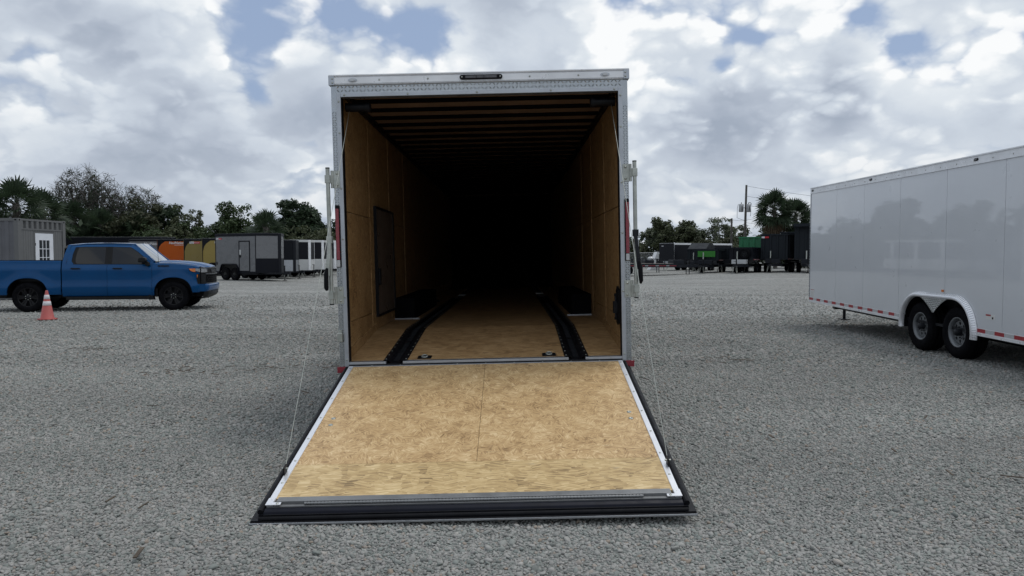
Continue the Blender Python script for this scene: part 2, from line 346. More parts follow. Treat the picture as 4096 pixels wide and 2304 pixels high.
def make_gravel():
    col = bpy.data.collections.new('gravel_shapes'); sm = stone_mat()
    for k in range(7):
        bm = bmesh.new(); bmesh.ops.create_icosphere(bm, subdivisions=2, radius=1)
        off = Vector((k*13.1, k*5.7, k*2.3)); from mathutils import noise as mn
        for v in bm.verts:
            n = mn.noise(v.co*.9 + off)*.55 + mn.noise(v.co*2.3 + off)*.16
            v.co *= 1 + n
            v.co.z *= .72
        for f in bm.faces: f.smooth = True
        me = bpy.data.meshes.new('stone'); bm.to_mesh(me); bm.free(); me.materials.append(sm)
        col.objects.link(bpy.data.objects.new('stone', me))
    pts = []
    def band(y0, y1, sp, smin, smax, keep=1.0, fade=False):
        ny = int((y1-y0)/sp)
        for j in range(ny):
            y = y0 + j*sp; half = .82*y + .9 if y0 > 5 else .95*y + 2.0; xs = np.arange(-half, half, sp)
            n = len(xs); p = np.stack([xs + RNG.uniform(-.45, .45, n)*sp + (j % 2)*sp/2, y + RNG.uniform(-.45, .45, n)*sp, np.zeros(n)], 1)
            sc = smin + (smax-smin)*RNG.power(.42, n)*RNG.uniform(.4, 1, n)
            p[:, 2] = GZ + sc*RNG.uniform(-.05, .42, n)
            q = np.concatenate([p, sc[:, None]], 1)
            if fade: q = q[RNG.random(n) < 1-(y-y0)/(y1-y0)]
            if keep < 1: q = q[RNG.random(len(q)) < keep]
            pts.append(q)
    band(1.5, 6.0, .0205, .0070, .0165); band(1.9, 6.0, .075, .013, .024, .45)
    band(6.0, 10.0, .0275, .0090, .021); band(6.0, 10.0, .12, .017, .027, .4)
    band(10.0, 20.0, .042, .013, .030, 1, True); band(14.0, 38.0, .11, .018, .036, .8, True)
    A = np.concatenate(pts)
    A = A[~((np.abs(A[:, 0] + .22) < 1.15) & (A[:, 1] > 4.35) & (A[:, 1] < 17))]
    n = len(A); me = bpy.data.meshes.new('gravel'); me.vertices.add(n); me.vertices.foreach_set('co', A[:, :3].astype(np.float32).ravel())
    ar = me.attributes.new('turn', 'FLOAT_VECTOR', 'POINT'); ar.data.foreach_set('vector', np.stack([RNG.uniform(-.7, .7, n), RNG.uniform(-.7, .7, n), RNG.uniform(0, 6.28, n)], 1).astype(np.float32).ravel())
    a2 = me.attributes.new('size', 'FLOAT_VECTOR', 'POINT'); a2.data.foreach_set('vector', (A[:, 3:4]*RNG.uniform(.8, 1.25, (n, 3))).astype(np.float32).ravel())
    a3 = me.attributes.new('pick', 'INT', 'POINT'); a3.data.foreach_set('value', RNG.integers(0, 7, n).astype(np.int32))
    o = bpy.data.objects.new('gravel', me); C.objects.link(o); me.materials.append(sm)
    ng = bpy.data.node_groups.new('gravel_scatter', 'GeometryNodeTree')
    ng.interface.new_socket('Geometry', in_out='INPUT', socket_type='NodeSocketGeometry'); ng.interface.new_socket('Geometry', in_out='OUTPUT', socket_type='NodeSocketGeometry')
    gi = ng.nodes.new('NodeGroupInput'); go = ng.nodes.new('NodeGroupOutput'); ip = ng.nodes.new('GeometryNodeInstanceOnPoints'); ci = ng.nodes.new('GeometryNodeCollectionInfo')
    ci.inputs['Collection'].default_value = col; ci.inputs['Separate Children'].default_value = True; ci.inputs['Reset Children'].default_value = True
    def attr(nm, ty):
        a = ng.nodes.new('GeometryNodeInputNamedAttribute'); a.data_type = ty; a.inputs['Name'].default_value = nm; return a.outputs[0]
    ng.links.new(gi.outputs[0], ip.inputs['Points']); ng.links.new(ci.outputs[0], ip.inputs['Instance']); ip.inputs['Pick Instance'].default_value = True
    ng.links.new(attr('pick', 'INT'), ip.inputs['Instance Index']); ng.links.new(attr('turn', 'FLOAT_VECTOR'), ip.inputs['Rotation']); ng.links.new(attr('size', 'FLOAT_VECTOR'), ip.inputs['Scale'])
    ng.links.new(ip.outputs[0], go.inputs[0])
    md = o.modifiers.new('scatter', 'NODES'); md.node_group = ng
    return tag(o, 'loose grey gravel stones covering the lot', None, None, 'stuff')
gravel = make_gravel()

# dry twigs and leaf scraps lying about
lm_ = mat('dry_litter', (.075, .058, .042), .9, 0, .35, 9); lt_ = MB(); rl_ = random.Random(4)
for k in range(150):
    if k < 90: cx, cy = rl_.choice([(-3.4, 9.6), (-4.3, 9.4), (-6.9, 11.8), (-2.6, 9.9), (3.3, 10.5), (5.4, 7.1)]); x, y = cx + rl_.gauss(0, .22), cy + rl_.gauss(0, .16)
    else: y = rl_.uniform(3.2, 15); x = rl_.uniform(-.75, .75)*y
    if abs(x+.22) < 1.5 and y > 3.9: continue
    an = rl_.uniform(0, 3.1); ln = rl_.uniform(.02, .07); d_ = Vector((math.cos(an), math.sin(an), rl_.uniform(-.1, .1)))*ln
    lt_.beam(Vector((x, y, .016))-d_, Vector((x, y, .018))+d_, rl_.uniform(.006, .022), .006)
lt_.build('dry_litter', lm_, None, label='dry twigs and leaf scraps on the gravel', kind='stuff')
# ------------------------------------------------------------------ shared: trailer wheels and jacks
def wheel_meshes(r, wd, rim_r, style):
    """tyre, rim and hub; axis along x, outer face towards -x"""
    t = MB(); h = wd/2; s = r - rim_r
    prof = [(rim_r, -h*.82), (rim_r+s*.12, -h*.96), (rim_r+s*.5, -h*1.02), (r-s*.18, -h*.95), (r-.012, -h*.78), (r, -h*.6), (r, -h*.22), (r-.010, -h*.20), (r-.010, -h*.14), (r, -h*.12),
            (r, h*.12), (r-.010, h*.14), (r-.010, h*.2), (r, h*.22), (r, h*.6), (r-.012, h*.78), (r-s*.18, h*.95), (rim_r+s*.5, h*1.02), (rim_r, h*.82)]
    t.lathe((0,0,0), (1,0,0), prof, 40, close=True)
    for k in range(40):                                     # shoulder tread blocks
        a = 2*PI*k/40
        for sx in (-1, 1):
            c, n = math.cos(a), math.sin(a); p0 = Vector((sx*h*.52, n*(r+.001), c*(r+.001))); p1 = Vector((sx*h*.90, n*(r-.022), c*(r-.022)))
            t.beam(p0, p1, .030*r/.38, .010, 0, up=(0, n, c))
    rim = MB()
    rim.lathe((0,0,0), (1,0,0), [(rim_r+.012, -h*.86), (rim_r+.006, -h*.90), (rim_r-.012, -h*.84), (rim_r-.022, -h*.60), (rim_r-.03, -h*.42), (rim_r-.03, h*.8)], 40)
    hub = MB()
    if style == 'steel':                                     # eight round holes round a dished disc
        zf = -h*.46; N = 48; R0 = rim_r-.028; hr = R0*.135; rc = R0*.70
        rim.lathe((0,0,0), (1,0,0), [(R0, -h*.40), (R0*.90, zf-.006)], N)
        rim.lathe((0,0,0), (1,0,0), [(R0*.52, zf-.012), (R0*.34, zf-.004), (.001, zf-.004)], N)
        for k in range(8):                                   # ring sector with a hole
            a0 = 2*PI*k/8; ac = a0 + PI/8; outer, inner = [], []
            M = 16
            for j in range(M):
                q = 2*PI*j/M; hy, hz = rc*math.cos(ac)+hr*math.cos(q), rc*math.sin(ac)+hr*math.sin(q); inner.append((zf-.008, hy, hz))
                dx_, dy_ = math.cos(q), math.sin(q); best = None
                for st in np.linspace(hr, R0, 60):           # walk out to the sector border
                    y_, z_ = rc*math.cos(ac)+dx_*st, rc*math.sin(ac)+dy_*st; rr = math.hypot(y_, z_); an = (math.atan2(z_, y_)-a0) % (2*PI)
                    if rr > R0*.90 or rr < R0*.52 or an > PI/4: break
                    best = (zf-.008, y_, z_)
                outer.append(best or inner[-1])
            o = len(rim.v); rim.v.extend(inner); rim.v.extend(outer); rim.v.extend([(p[0]+.012, p[1], p[2]) for p in inner])
            for j in range(M):
                j2 = (j+1) % M
                for f in ((o+j, o+j2, o+M+j2, o+M+j), (o+j2, o+j, o+2*M+j, o+2*M+j2)): rim.f.append(f); rim.mi.append(0); rim.sm.append(False)
        for k in range(6):
            a = 2*PI*k/6; hub.tube([(zf-.004, .078*math.cos(a), .078*math.sin(a)), (zf-.030, .078*math.cos(a), .078*math.sin(a))], .011, 6)
        hub.lathe((0,0,0), (1,0,0), [(.052, zf), (.050, zf-.07), (.040, zf-.085), (.001, zf-.088)], 20)
    else:                                                    # five or six twin spokes
        zf = -h*.72; ns = 6
        for k in range(ns):
            a = 2*PI*k/ns
            for sg in (-1, 1):
                a1 = a + sg*.12; a2 = a + sg*.20
                rim.beam((zf+.012, .05*math.cos(a1), .05*math.sin(a1)), (zf-.004, (rim_r-.01)*math.cos(a2), (rim_r-.01)*math.sin(a2)), .034, .030, 0, up=(1,0,0))
            rim.beam((zf+.026, .05*math.cos(a), .05*math.sin(a)), (zf+.012, (rim_r-.01)*math.cos(a), (rim_r-.01)*math.sin(a)), .05, .02, 0, up=(1,0,0))
            hub.tube([(zf, .066*math.cos(a+.5), .066*math.sin(a+.5)), (zf-.016, .066*math.cos(a+.5), .066*math.sin(a+.5))], .011, 6, m=1)
        rim.lathe((0,0,0), (1,0,0), [(.10, zf+.02), (.095, zf-.004), (.04, zf-.010), (.001, zf-.010)], 24)
        hub.lathe((0,0,0), (1,0,0), [(.040, zf-.008), (.036, zf-.020), (.001, zf-.022)], 18)
    disc = MB(); disc.lathe((0,0,0), (1,0,0), [(rim_r-.03, h*.1), (.02, h*.1)], 24)
    return t, rim, hub, disc
WHEEL_CACHE = {}
def wheel(parent, loc, side, r=.385, wd=.23, rim_r=.205, style='steel', rim_mat=None, tyre_mat=None, name='wheel'):
    """side -1: outer face towards -x of the parent"""
    key = (r, wd, rim_r, style, (rim_mat or grey_rim).name)
    if key not in WHEEL_CACHE:
        t, rm, hb, ds = wheel_meshes(r, wd, rim_r, style)
        WHEEL_CACHE[key] = (t.mesh('tyre', tyre_mat or tyre_m), rm.mesh('rim', rim_mat or grey_rim), hb.mesh('hub', [dark_steel, zinc]), ds.mesh('brake_disc', dark_steel))
    tm, rmm, hm, dm = WHEEL_CACHE[key]
    w = part_empty(name, parent, loc, (random.uniform(0, 6), 0, 0 if side < 0 else PI))
    link('tyre', tm, w); link('rim', rmm, w); link('hub', hm, w); link('brake_disc', dm, w)
    return w

def lozenges(mb, p00, du, dv, nu, nv, pitch, length=.03, h=.0032, m=0):
    """raised lozenges of tread plate on a flat patch: p00 corner, du and dv unit axes; alternate slants"""
    p00, du, dv = Vector(p00), Vector(du), Vector(dv); nrm = du.cross(dv).normalized()
    for i in range(nu):
        for j in range(nv):
            c = p00 + du*(pitch*(i+.5)) + dv*(pitch*(j+.5)); s = 1 if (i+j) % 2 else -1
            a = (du + dv*s).normalized()*length/2; b = (du*-s + dv).normalized()*length*.14
            mb.add([c-a, c-b, c+a, c+b, c+nrm*h*1.6], [(0,1,4), (1,2,4), (2,3,4), (3,0,4)], m)

# ------------------------------------------------------------------ the big enclosed trailer with its ramp down
TR = thing('enclosed_trailer', 'big enclosed trailer seen from behind with its strand board ramp door lowered onto the gravel', 'trailer', (-.218, 6.38, 0), (0, R(-1.3), 0))
HW, OW, L = 1.203, 1.285, 11.6          # half opening, half outside width, length
ZT, ZO, ZF = 3.09, 2.908, .59           # roof top, opening top, floor at the sill
IW = 1.236                              # half inside width
def fz(y): return ZF + .15*min(1, y/1.5)                       # the floor rises over the first 1.5 m
# outer shell
for sx in (-1, 1):
    for k in range(9):
        y0 = .10 + k*(L-.1)/9; y1 = .10 + (k+1)*(L-.1)/9 - .003
        a, b = sorted((sx*(OW-.012), sx*(OW-.030))); MB().box(a, b, y0, y1, .50, 3.02).build('side_panel', white_skin, TR)
    a, b = sorted((sx*OW, sx*(OW-.05))); MB().box(a, b, .09, L, .42, .50).build('bottom_rail', alu, TR)
    a, b = sorted((sx*(OW+.004), sx*(OW-.04))); MB().box(a, b, .09, L, 3.0, ZT-.004).build('top_rail', alu, TR)
MB().box(-OW, OW, .02, L, ZT-.004, ZT+.008).build('roof', alu_white, TR)
MB().box(-OW, OW, L, L+.05, .45, ZT).build('front_wall', white_skin, TR)
ch = MB()
for sx in (-.75, .75): ch.box(sx-.05, sx+.05, .15, L-.2, .30, .455)
for k in range(26): ch.box(-1.2, 1.2, .3+k*.43, .36+k*.43, .455, .53 if k < 4 else .60)
ch.beam((-.7, L-.3, .42), (0, L+1.5, .42), .07, .12); ch.beam((.7, L-.3, .42), (0, L+1.5, .42), .07, .12)
ch.build('chassis', dark_steel, TR)
for y in (4.6, 5.55, 6.5):
    for sx in (-1, 1): wheel(TR, (sx*1.15, y, .385-.02*0), sx)
# floor boards: three strips between the tracks, broken at the bend
TX, TW = .805, .085
for (x0, x1) in ((-IW, -TX-TW), (-TX+TW, TX-TW), (TX+TW, IW)):
    for (y0, y1) in ((.075, 1.498), (1.502, 3.93), (3.934, 6.36), (6.364, 8.8), (8.804, L)):
        z0, z1 = fz(y0), fz(y1)
        MB().add([(x0,y0,z0-.02),(x1,y0,z0-.02),(x1,y1,z1-.02),(x0,y1,z1-.02),(x0,y0,z0),(x1,y0,z0),(x1,y1,z1),(x0,y1,z1)],
                 [(0,3,2,1),(4,5,6,7),(0,1,5,4),(1,2,6,5),(2,3,7,6),(3,0,4,7)]).build('floor_panel', floor_ply, TR)
for sx in (-1, 1):
    tk = part_empty('floor_track', TR)
    flange = MB(); chan = MB(); rung = MB(); scr = MB()
    ys = [.03, .075, 1.5, L-.6]
    for y0, y1 in ((.03, 1.5), (1.5, 7.5)):
        z0, z1 = fz(y0)+.003, fz(y1)+.003
        for s2 in (-1, 1):
            xa, xb = sorted((sx*TX+s2*(TW+.022), sx*TX+s2*.052))
            flange.add([(xa,y0,z0),(xb,y0,z0),(xb,y1,z1),(xa,y1,z1)], [(0,1,2,3)])
            xs = sx*TX+s2*.052; flange.add([(xs,y0,z0),(xs,y1,z1),(xs-s2*.012,y1,z1-.022),(xs-s2*.012,y0,z0-.022)], [(0,1,2,3)])
        chan.add([(sx*TX-.042,y0,z0-.02),(sx*TX+.042,y0,z0-.02),(sx*TX+.042,y1,z1-.02),(sx*TX-.042,y1,z1-.02)], [(0,1,2,3)])
    n = 0
    y = .12
    while y < 5.5:
        if (n % 24) < 22:
            z = fz(y)-.016; rung.box(sx*TX-.024, sx*TX+.024, y, y+.012, z, z+.004)
        y += .034; n += 1
    y = .1
    while y < 5:
        for s2 in (-1, 1): scr.lathe((sx*TX+s2*(TW+.004), y, fz(y)+.003), (0,0,1), [(.0075, 0), (.006, .003), (.0005, .004)], 8)
        y += .16
    flange.build('track_flange', black_paint, tk); chan.build('track_bed', black_paint, tk)
    rung.build('track_slots', dark_steel, tk, kind='stuff'); scr.build('screws', zinc, tk, kind='stuff')
# tie-down rings in the floor
for sx, yy in ((-.555, .14), (.565, .14)):
    d = part_empty('tie_down_ring', TR, (sx, yy, fz(yy)+.002), (math.atan(.1), 0, 0))
    p = MB(); p.prism([(-.062,-.045),(-.05,-.055),(.05,-.055),(.062,-.045),(.062,.045),(.05,.055),(-.05,.055),(-.062,.045)], 'z', 0, .004); p.build('ring_plate', black_paint, d)
    c = MB(); c.lathe((0,0,.0045), (0,0,1), [(.040, 0), (.034, .001), (.03, .0), (.0, -.0)], 20); c.build('ring_cup', dark_steel, d)
    rg = MB(); rg.tube([(.026*math.cos(a), .026*math.sin(a)*.8, .012+.006*math.sin(a)) for a in np.linspace(0, 2*PI, 25)], .006, 8, caps=False); rg.build('ring', zinc, d)
# interior walls: boards in three courses
for sx in (-1, 1):
    ycols = [.02, 1.30, 2.52, 3.74, 4.96, 6.18, 7.4, 8.6, 9.8, L]
    for k in range(len(ycols)-1):
        for c, (z0, z1) in enumerate(((.56, .93), (.936, 1.93), (1.937, 3.02))):
            if c == 0: zz0 = .56
            a, b = sorted((sx*IW, sx*(IW+.03)))
            MB().box(a, b, ycols[k], ycols[k+1]-.003, z0, z1).build('wall_board', wall_ply, TR)
        if k in (1, 2, 3):
            a, b = sorted((sx*IW, sx*(IW-.006))); MB().box(a, b, ycols[k]-.010, ycols[k]+.010, .8, 2.96).build('seam_strip', wall_ply, TR)
    a, b = sorted((sx*IW, sx*(IW-.01)))
    MB().add([(a,.02,fz(.02)),(b,.02,fz(.02)),(b,1.5,fz(1.5)),(a,1.5,fz(1.5)),(a,.02,fz(.02)+.10),(b,.02,fz(.02)+.10),(b,1.5,fz(1.5)+.07),(a,1.5,fz(1.5)+.07)],
             [(0,3,2,1),(4,5,6,7),(0,1,5,4),(1,2,6,5),(2,3,7,6),(3,0,4,7)]).build('kick_board', wall_ply, TR)
    # wheel box
    a, b = sorted((sx*IW, sx*.99)); MB().box(a, b, 2.75, 5.4, .72, 1.005).build('wheel_box', matte_black, TR)
    a, b = sorted((sx*IW, sx*.93)); MB().box(a, b, 2.735, 2.75, .735, .757).build('wheel_box_trim', alu, TR)
    # spring drum in the top corner
    MB().tube([(sx*1.20, .17, 2.855), (sx*.98, .17, 2.855)], .040, 16).tube([(sx*1.02, .17, 2.855), (sx*.985, .17, 2.855)], .05, 16).build('spring_drum', black_paint, TR)
    a, b = sorted((sx*IW, sx*(IW-.035))); MB().box(a, b, .1, L, 2.955, 3.01).build('ceiling_cove', black_paint, TR)
MB().box(-IW, IW, L-.03, L, .6, 3.02).build('inner_front_wall', matte_black, TR)  # black colour stands in for the deep shade at the far end
# ceiling: plywood sheets and roof bows
for k in range(9):
    y0, y1 = .10+k*(L-.1)/9, .10+(k+1)*(L-.1)/9-.003
    MB().box(-IW, IW, y0, y1, 3.012, 3.022).build('ceiling_sheet', ceil_ply, TR)
rib = MB(); rib.box(-IW+.036, IW-.036, -.030, .030, -.030, 0); rib_me = rib.mesh('roof_bow', matte_black)
for k in range(27): link('roof_bow', rib_me, TR, (0, .20+k*.406, 3.011))
MB().box(-1.14, 1.14, .10, .24, 2.955, 2.985).build('spring_housing', black_paint, TR)
# side door in the left inside wall
dr = part_empty('side_door', TR)
MB().box(-IW, -IW+.022, 1.545, 2.62, .90, 2.05).build('door_skin', panel_gray, dr)
f = MB(); x0, x1 = -IW, -IW+.034
f.box(x0, x1, 1.50, 2.66, 2.05, 2.075); f.box(x0, x1, 1.50, 2.66, .875, .90); f.box(x0, x1, 2.62, 2.66, .90, 2.05); f.box(x0, x1, 1.50, 1.512, .90, 2.05)
f.build('door_frame', black_paint, dr)
MB().box(x0, -IW+.05, 1.54, 1.62, 1.22, 1.40).build('door_lock', black_paint, dr, bevel=.006)
# black latch holder on the right wall near the opening
lt = part_empty('wall_latch', TR)
MB().prism([(.30, .86), (.36, .84), (.42, .86), (.42, 1.16), (.36, 1.20), (.30, 1.16)], 'x', IW-.02, IW).build('latch_plate', black_paint, lt)
l2 = MB(); l2.tube([(IW-.03, .36, .90), (IW-.03, .36, 1.12)], .012, 10); l2.box(IW-.055, IW-.02, .33, .39, .95, 1.06); l2.build('latch_bolt', dark_steel, lt)
for z in (.90, 1.12): MB().box(IW-.045, IW, .345, .375, z-.012, z+.012).build('latch_guide', black_paint, lt)

# rear frame
FY = 0.0
hd = MB()
hd.prism([(-.022, 3.016), (-.030, 3.02), (-.030, 3.072), (-.022, 3.078), (-.036, 3.086), (-.036, 3.094), (.05, 3.094), (.05, 3.01), (-.030, 3.01)], 'x', -OW-.012, OW+.012)
hd.build('header_trim', alu_white, TR)
for sx in (-1, 1):
    MB().box(*sorted((sx*(OW+.014), sx*(OW-.035))), -.034, .06, 3.008, 3.088).build('header_cap', alu, TR)
tp = MB(); tp.box(-OW, OW, -.006, .06, 2.943, 3.010); tp.build('header_plate', tread, TR)
lz = MB(); lozenges(lz, (-1.24, -.0062, 2.945), (1,0,0), (0,0,1), 75, 2, .033, .036); lz.build('tread_lozenges', tread, TR, kind='stuff')
for sx in (-1, 1):
    a, b = sorted((sx*(HW+.036), sx*OW)); MB().box(a, b, -.006, .10, .535, 2.943).build('post_plate', tread, TR)
    lz = MB(); x = sx*(HW+.036) if sx > 0 else -OW
    lozenges(lz, (x+.001, -.0062, .55), (1,0,0), (0,0,1), 2, 104, .0215, .026)
    lozenges(lz, (sx*(OW+.0003), .002 if sx > 0 else .086, .55), (0, 1 if sx > 0 else -1, 0), (0,0,1), 2, 70, .0325, .037)
    lz.build('tread_lozenges', tread, TR, kind='stuff')
    a, b = sorted((sx*HW, sx*(HW+.036))); MB().box(a, b, -.014, .07, .535, ZO+.035).build('jamb_trim', alu, TR, bevel=.003)
    a, b = sorted((sx*(HW-.003), sx*(HW+.010))); MB().box(a, b, .002, .075, .60, ZO-.003).build('jamb_gasket', black_rub, TR)
MB().box(-HW, HW, -.014, .07, ZO, ZO+.035).build('head_trim', alu, TR, bevel=.003)
bolts = MB(); bolt = lambda x, z, y=-.014, r=.009: bolts.lathe((x, y, z), (0,-1,0), [(r*1.1, 0), (r, .003), (r*.6, .0055), (.0005, .006)], 10)
for sx in (-1, 1):
    for z in (.62, 1.17, 1.68, 2.12, 2.60, 2.87): bolt(sx*(HW+.018), z)
    for z in (3.028, 3.062): bolt(sx*(OW-.02), z, -.034, .008)
for x in (-1.17, -.62, -.02, .62, 1.17): bolt(x, ZO+.017)
for x in (-.86, -.44, .44, .86): bolt(x, 3.046, -.030, .008)
bolts.build('bolts', zinc, TR, kind='stuff')
for sx in (-1, 1):   # clearance lamps
    ml = part_empty('clearance_lamp', TR, (sx*1.09, -.030, 3.046))
    sh = MB(); sh.prism([(.038*math.cos(a)*(1 if abs(math.cos(a)) < .8 else 1.05), .017*math.sin(a)) for a in np.linspace(0, 2*PI, 20, endpoint=False)], 'y', -.006, 0); sh.build('lamp_base', alu, ml)
    MB().prism([(.024*math.cos(a), .013*math.sin(a)) for a in np.linspace(0, 2*PI, 20, endpoint=False)], 'y', -.014, -.006).build('lens', clear_lens, ml, bevel=.003)
def pill(x0, x1, z, r, n=8):
    return [(x1 + r*math.cos(a), z + r*math.sin(a)) for a in np.linspace(-PI/2, PI/2, n)] + [(x0 + r*math.cos(a), z + r*math.sin(a)) for a in np.linspace(PI/2, 3*PI/2, n)]
bl = part_empty('brake_lamp', TR)
MB().prism(pill(-.145, .185, 3.048, .020), 'y', -.046, -.030).build('lamp_base', black_rub, bl, bevel=.003)
MB().box(-.115, .155, -.052, -.046, 3.037, 3.059).build('lens', smoke_lens, bl, bevel=.002)
for x in (-.02, .045): MB().box(x-.003, x+.003, -.0535, -.051, 3.038, 3.058).build('lens_rib', black_rub, bl)
for x in (-.145, .185): MB().lathe((x, -.046, 3.048), (0,-1,0), [(.007, 0), (.006, .003), (.0005, .004)], 10).build('screw', zinc, bl)
for sx in (-1, 1):
    tl = part_empty('tail_lamp', TR, (sx*(HW+.060), -.0065, 0))
    MB().box(-.020, .020, -.012, 0, 1.432, 1.965).build('lamp_base', black_rub, tl, bevel=.004)
    MB().box(-.015, .015, -.030, -.012, 1.50, 1.945).build('red_lens', red_lens, tl, bevel=.005)
    MB().box(-.015, .015, -.028, -.012, 1.438, 1.497).build('clear_lens', clear_lens, tl, bevel=.004)
    MB().box(-.017, .017, -.022, -.012, 1.9455, 1.975).build('lamp_cap', black_rub, tl, bevel=.004)
    rf = part_empty('corner_reflector', TR, (sx*(OW-.022), 0, 0))
    MB().box(-.045, .045, -.022, .10, .503, .545).build('reflector_block', alu_white, rf, bevel=.003)
    MB().box(-.043, .043, -.026, -.0222, .505, .560).build('red_lens', red_lens, rf, bevel=.002)
# sill
sill = MB(); sill.box(-HW, -TX-TW+.01, -.012, .08, .575, .596); sill.box(-TX+TW-.01, TX-TW+.01, -.012, .08, .575, .596); sill.box(TX+TW-.01, HW, -.012, .08, .575, .596)
sill.build('sill_strip', alu, TR, bevel=.002)
MB().box(-HW-.03, HW+.03, -.004, .08, .49, .574).build('sill_beam', dark_steel, TR)
MB().tube([(-HW, -.012, .560), (HW, -.012, .560)], .012, 10).build('hinge_barrel', dark_steel, TR)
sb = MB()
for x in np.linspace(-1.1, 1.1, 12): sb.lathe((x, -.012, .587), (0,-1,0), [(.006, 0), (.005, .003), (.0005, .004)], 8)
sb.build('sill_screws', zinc, TR, kind='stuff')
# cam bars that lock the door, swung out to the sides
for sx in (-1, 1):
    cb = part_empty('cam_bar', TR)
    bx = sx*(OW+.046); sh = 0.0
    MB().tube([(bx, -.035, 1.107), (bx, -.035, 2.295)], .0175, 14).build('rod', zinc, cb)
    for zc_ in (1.107, 2.291): MB().tube([(bx, -.035, zc_), (bx, -.035, zc_+.01)], .0185, 14).build('rod_end', black_rub, cb)
    for zc_ in (1.19, 2.20):
        hp = MB(); a, b = sorted((sx*(OW-.055), sx*(OW+.012))); hp.box(a, b, -.020, -.0062, zc_-.075, zc_+.075)
        hp.tube([(sx*(OW+.012), -.020, zc_-.075), (sx*(OW+.012), -.020, zc_+.075)], .012, 10)
        a, b = sorted((sx*(OW+.010), sx*(OW+.046))); hp.box(a, b, -.040, -.030, zc_-.036, zc_+.036)
        a, b = sorted((sx*(OW+.024), sx*(OW+.068))); hp.box(a, b, -.058, -.012, zc_-.034, zc_+.034)
        for dz_ in (-.05, .05): hp.lathe((sx*(OW-.030), -.020, zc_+dz_), (0,-1,0), [(.012, 0), (.011, .004), (.006, .008), (.0005, .009)], 10)
        hp.build('hinge_bracket', zinc, cb, bevel=.002)
    hx = sx*(OW+.062)
    lv = MB(); lv.beam((hx-sx*.02, -.06, 1.70), (hx-sx*.012, -.065, 1.56), .030, .008, up=(0,1,0)); lv.beam((hx-sx*.012, -.065, 1.56), (hx, -.07, 1.46), .034, .008, up=(0,1,0)); lv.beam((hx, -.07, 1.46), (hx, -.07, 1.36), .034, .008, up=(0,1,0))
    lv.box(*sorted((bx-.024, bx+.024)), -.062, -.012, 1.645, 1.705); lv.build('lever', zinc if sx < 0 else dark_steel, cb, bevel=.002)
    gx_ = hx + sx*.006
    MB().tube([(gx_, -.07, 1.43), (gx_+sx*.010, -.072, 1.38), (gx_+sx*.012, -.072, 1.26), (gx_+sx*.006, -.072, 1.235)], [.012, .020, .021, .012], 12).build('grip', black_rub, cb)
kb = part_empty('latch_keeper', TR)
MB().box(-OW-.006, -OW+.038, -.05, -.0062, .78, .86).build('keeper_body', zinc, kb, bevel=.006); MB().box(-OW+.000, -OW+.03, -.03, -.0062, .86, .885).build('keeper_tab', zinc, kb)

# ramp door, hinged at the sill
RA = math.atan2(.472, 2.215); RL = 2.30
RD = part_empty('ramp_door', TR, (0, -.024, .560), (RA, 0, 0))
PW = 1.165
for x0, x1 in ((-PW, -.0055), (-.003, PW)): MB().box(x0, x1, -1.785, -.012, -.016, 0).build('ramp_panel', osb, RD)
MB().box(-PW, PW, -2.195, -1.789, -.016, .001).build('flap_panel', osb_dir, RD)
for sx in (-1, 1):
    a, b = sorted((sx*(PW-.004), sx*(PW+.034))); MB().box(a, b, -2.265, -.004, -.022, .006).build('edge_trim', alu_br, RD, bevel=.002)
    sl = MB(); sl.tube([(sx*(PW+.053), -.01, -.012), (sx*(PW+.053), -2.315, -.014)], .017, 10); sl.build('edge_seal', black_rub, RD)
    a, b = sorted((sx*(PW+.036), sx*(PW+.098))); MB().box(a, b, -2.36, -.03, -.052, -.040).build('skin_flange', black_paint, RD)
MB().box(-PW-.03, PW+.03, -.012, .012, -.018, .004).build('hinge_leaf', alu, RD, bevel=.002)
MB().box(-PW+.02, PW-.02, -2.245, -2.196, -.012, .013).build('end_strip', dull_steel, RD, bevel=.002)
hg = MB(); hg.tube([(-.98, -2.256, .004), (.98, -2.256, .004)], .0065, 8)
for k in range(98): hg.tube([(-.98+k*.02, -2.256, .004), (-.98+k*.02+.014, -2.256, .004)], .0085, 8, caps=True)
hg.build('piano_hinge', dull_steel, RD)
MB().box(-PW-.03, PW+.03, -2.273, -2.2465, -.030, -.004).build('end_channel', dull_steel, RD)
es = MB(); es.prism([(-2.275, -.010), (-2.292, -.006), (-2.315, -.012), (-2.326, -.028), (-2.320, -.045), (-2.275, -.05)], 'x', -PW-.035, PW+.035); es.build('end_seal', navy_rub, RD, bevel=.004)
e2 = MB(); e2.tube([(-PW-.055, -2.342, -.040), (PW+.055, -2.342, -.040)], .014, 10); e2.box(-PW-.098, PW+.098, -2.375, -2.27, -.052, -.046); e2.build('end_flange', black_rub, RD)
MB().box(-PW-.1, PW+.1, -2.380, -2.3755, -.056, -.046).build('flange_lip', alu, RD)
MB().box(-PW-.06, PW+.06, -2.33, -.03, -.044, -.023).build('ramp_core', black_paint, RD)
for sx in (-1, 1):
    gs = MB(); gs.prism([(sx*(PW+.036), -2.275), (sx*(PW-.05), -2.275), (sx*(PW-.05), -2.248), (sx*(PW-.002), -2.248), (sx*(PW-.002), -2.20), (sx*(PW+.036), -2.20)], 'z', .006, .010); gs.build('corner_plate', alu_br, RD)
sc = MB()
for sx in (-1, 1):
    for y in (-.06, -.36, -.72, -1.08, -1.42, -1.74, -2.02, -2.22): sc.lathe((sx*(PW+.015), y, .0065), (0,0,1), [(.008, 0), (.006, .003), (.0005, .004)], 8)
    sc.lathe((sx*(PW-.03), -2.262, .0105), (0,0,1), [(.009, 0), (.007, .003), (.0005, .004)], 8)
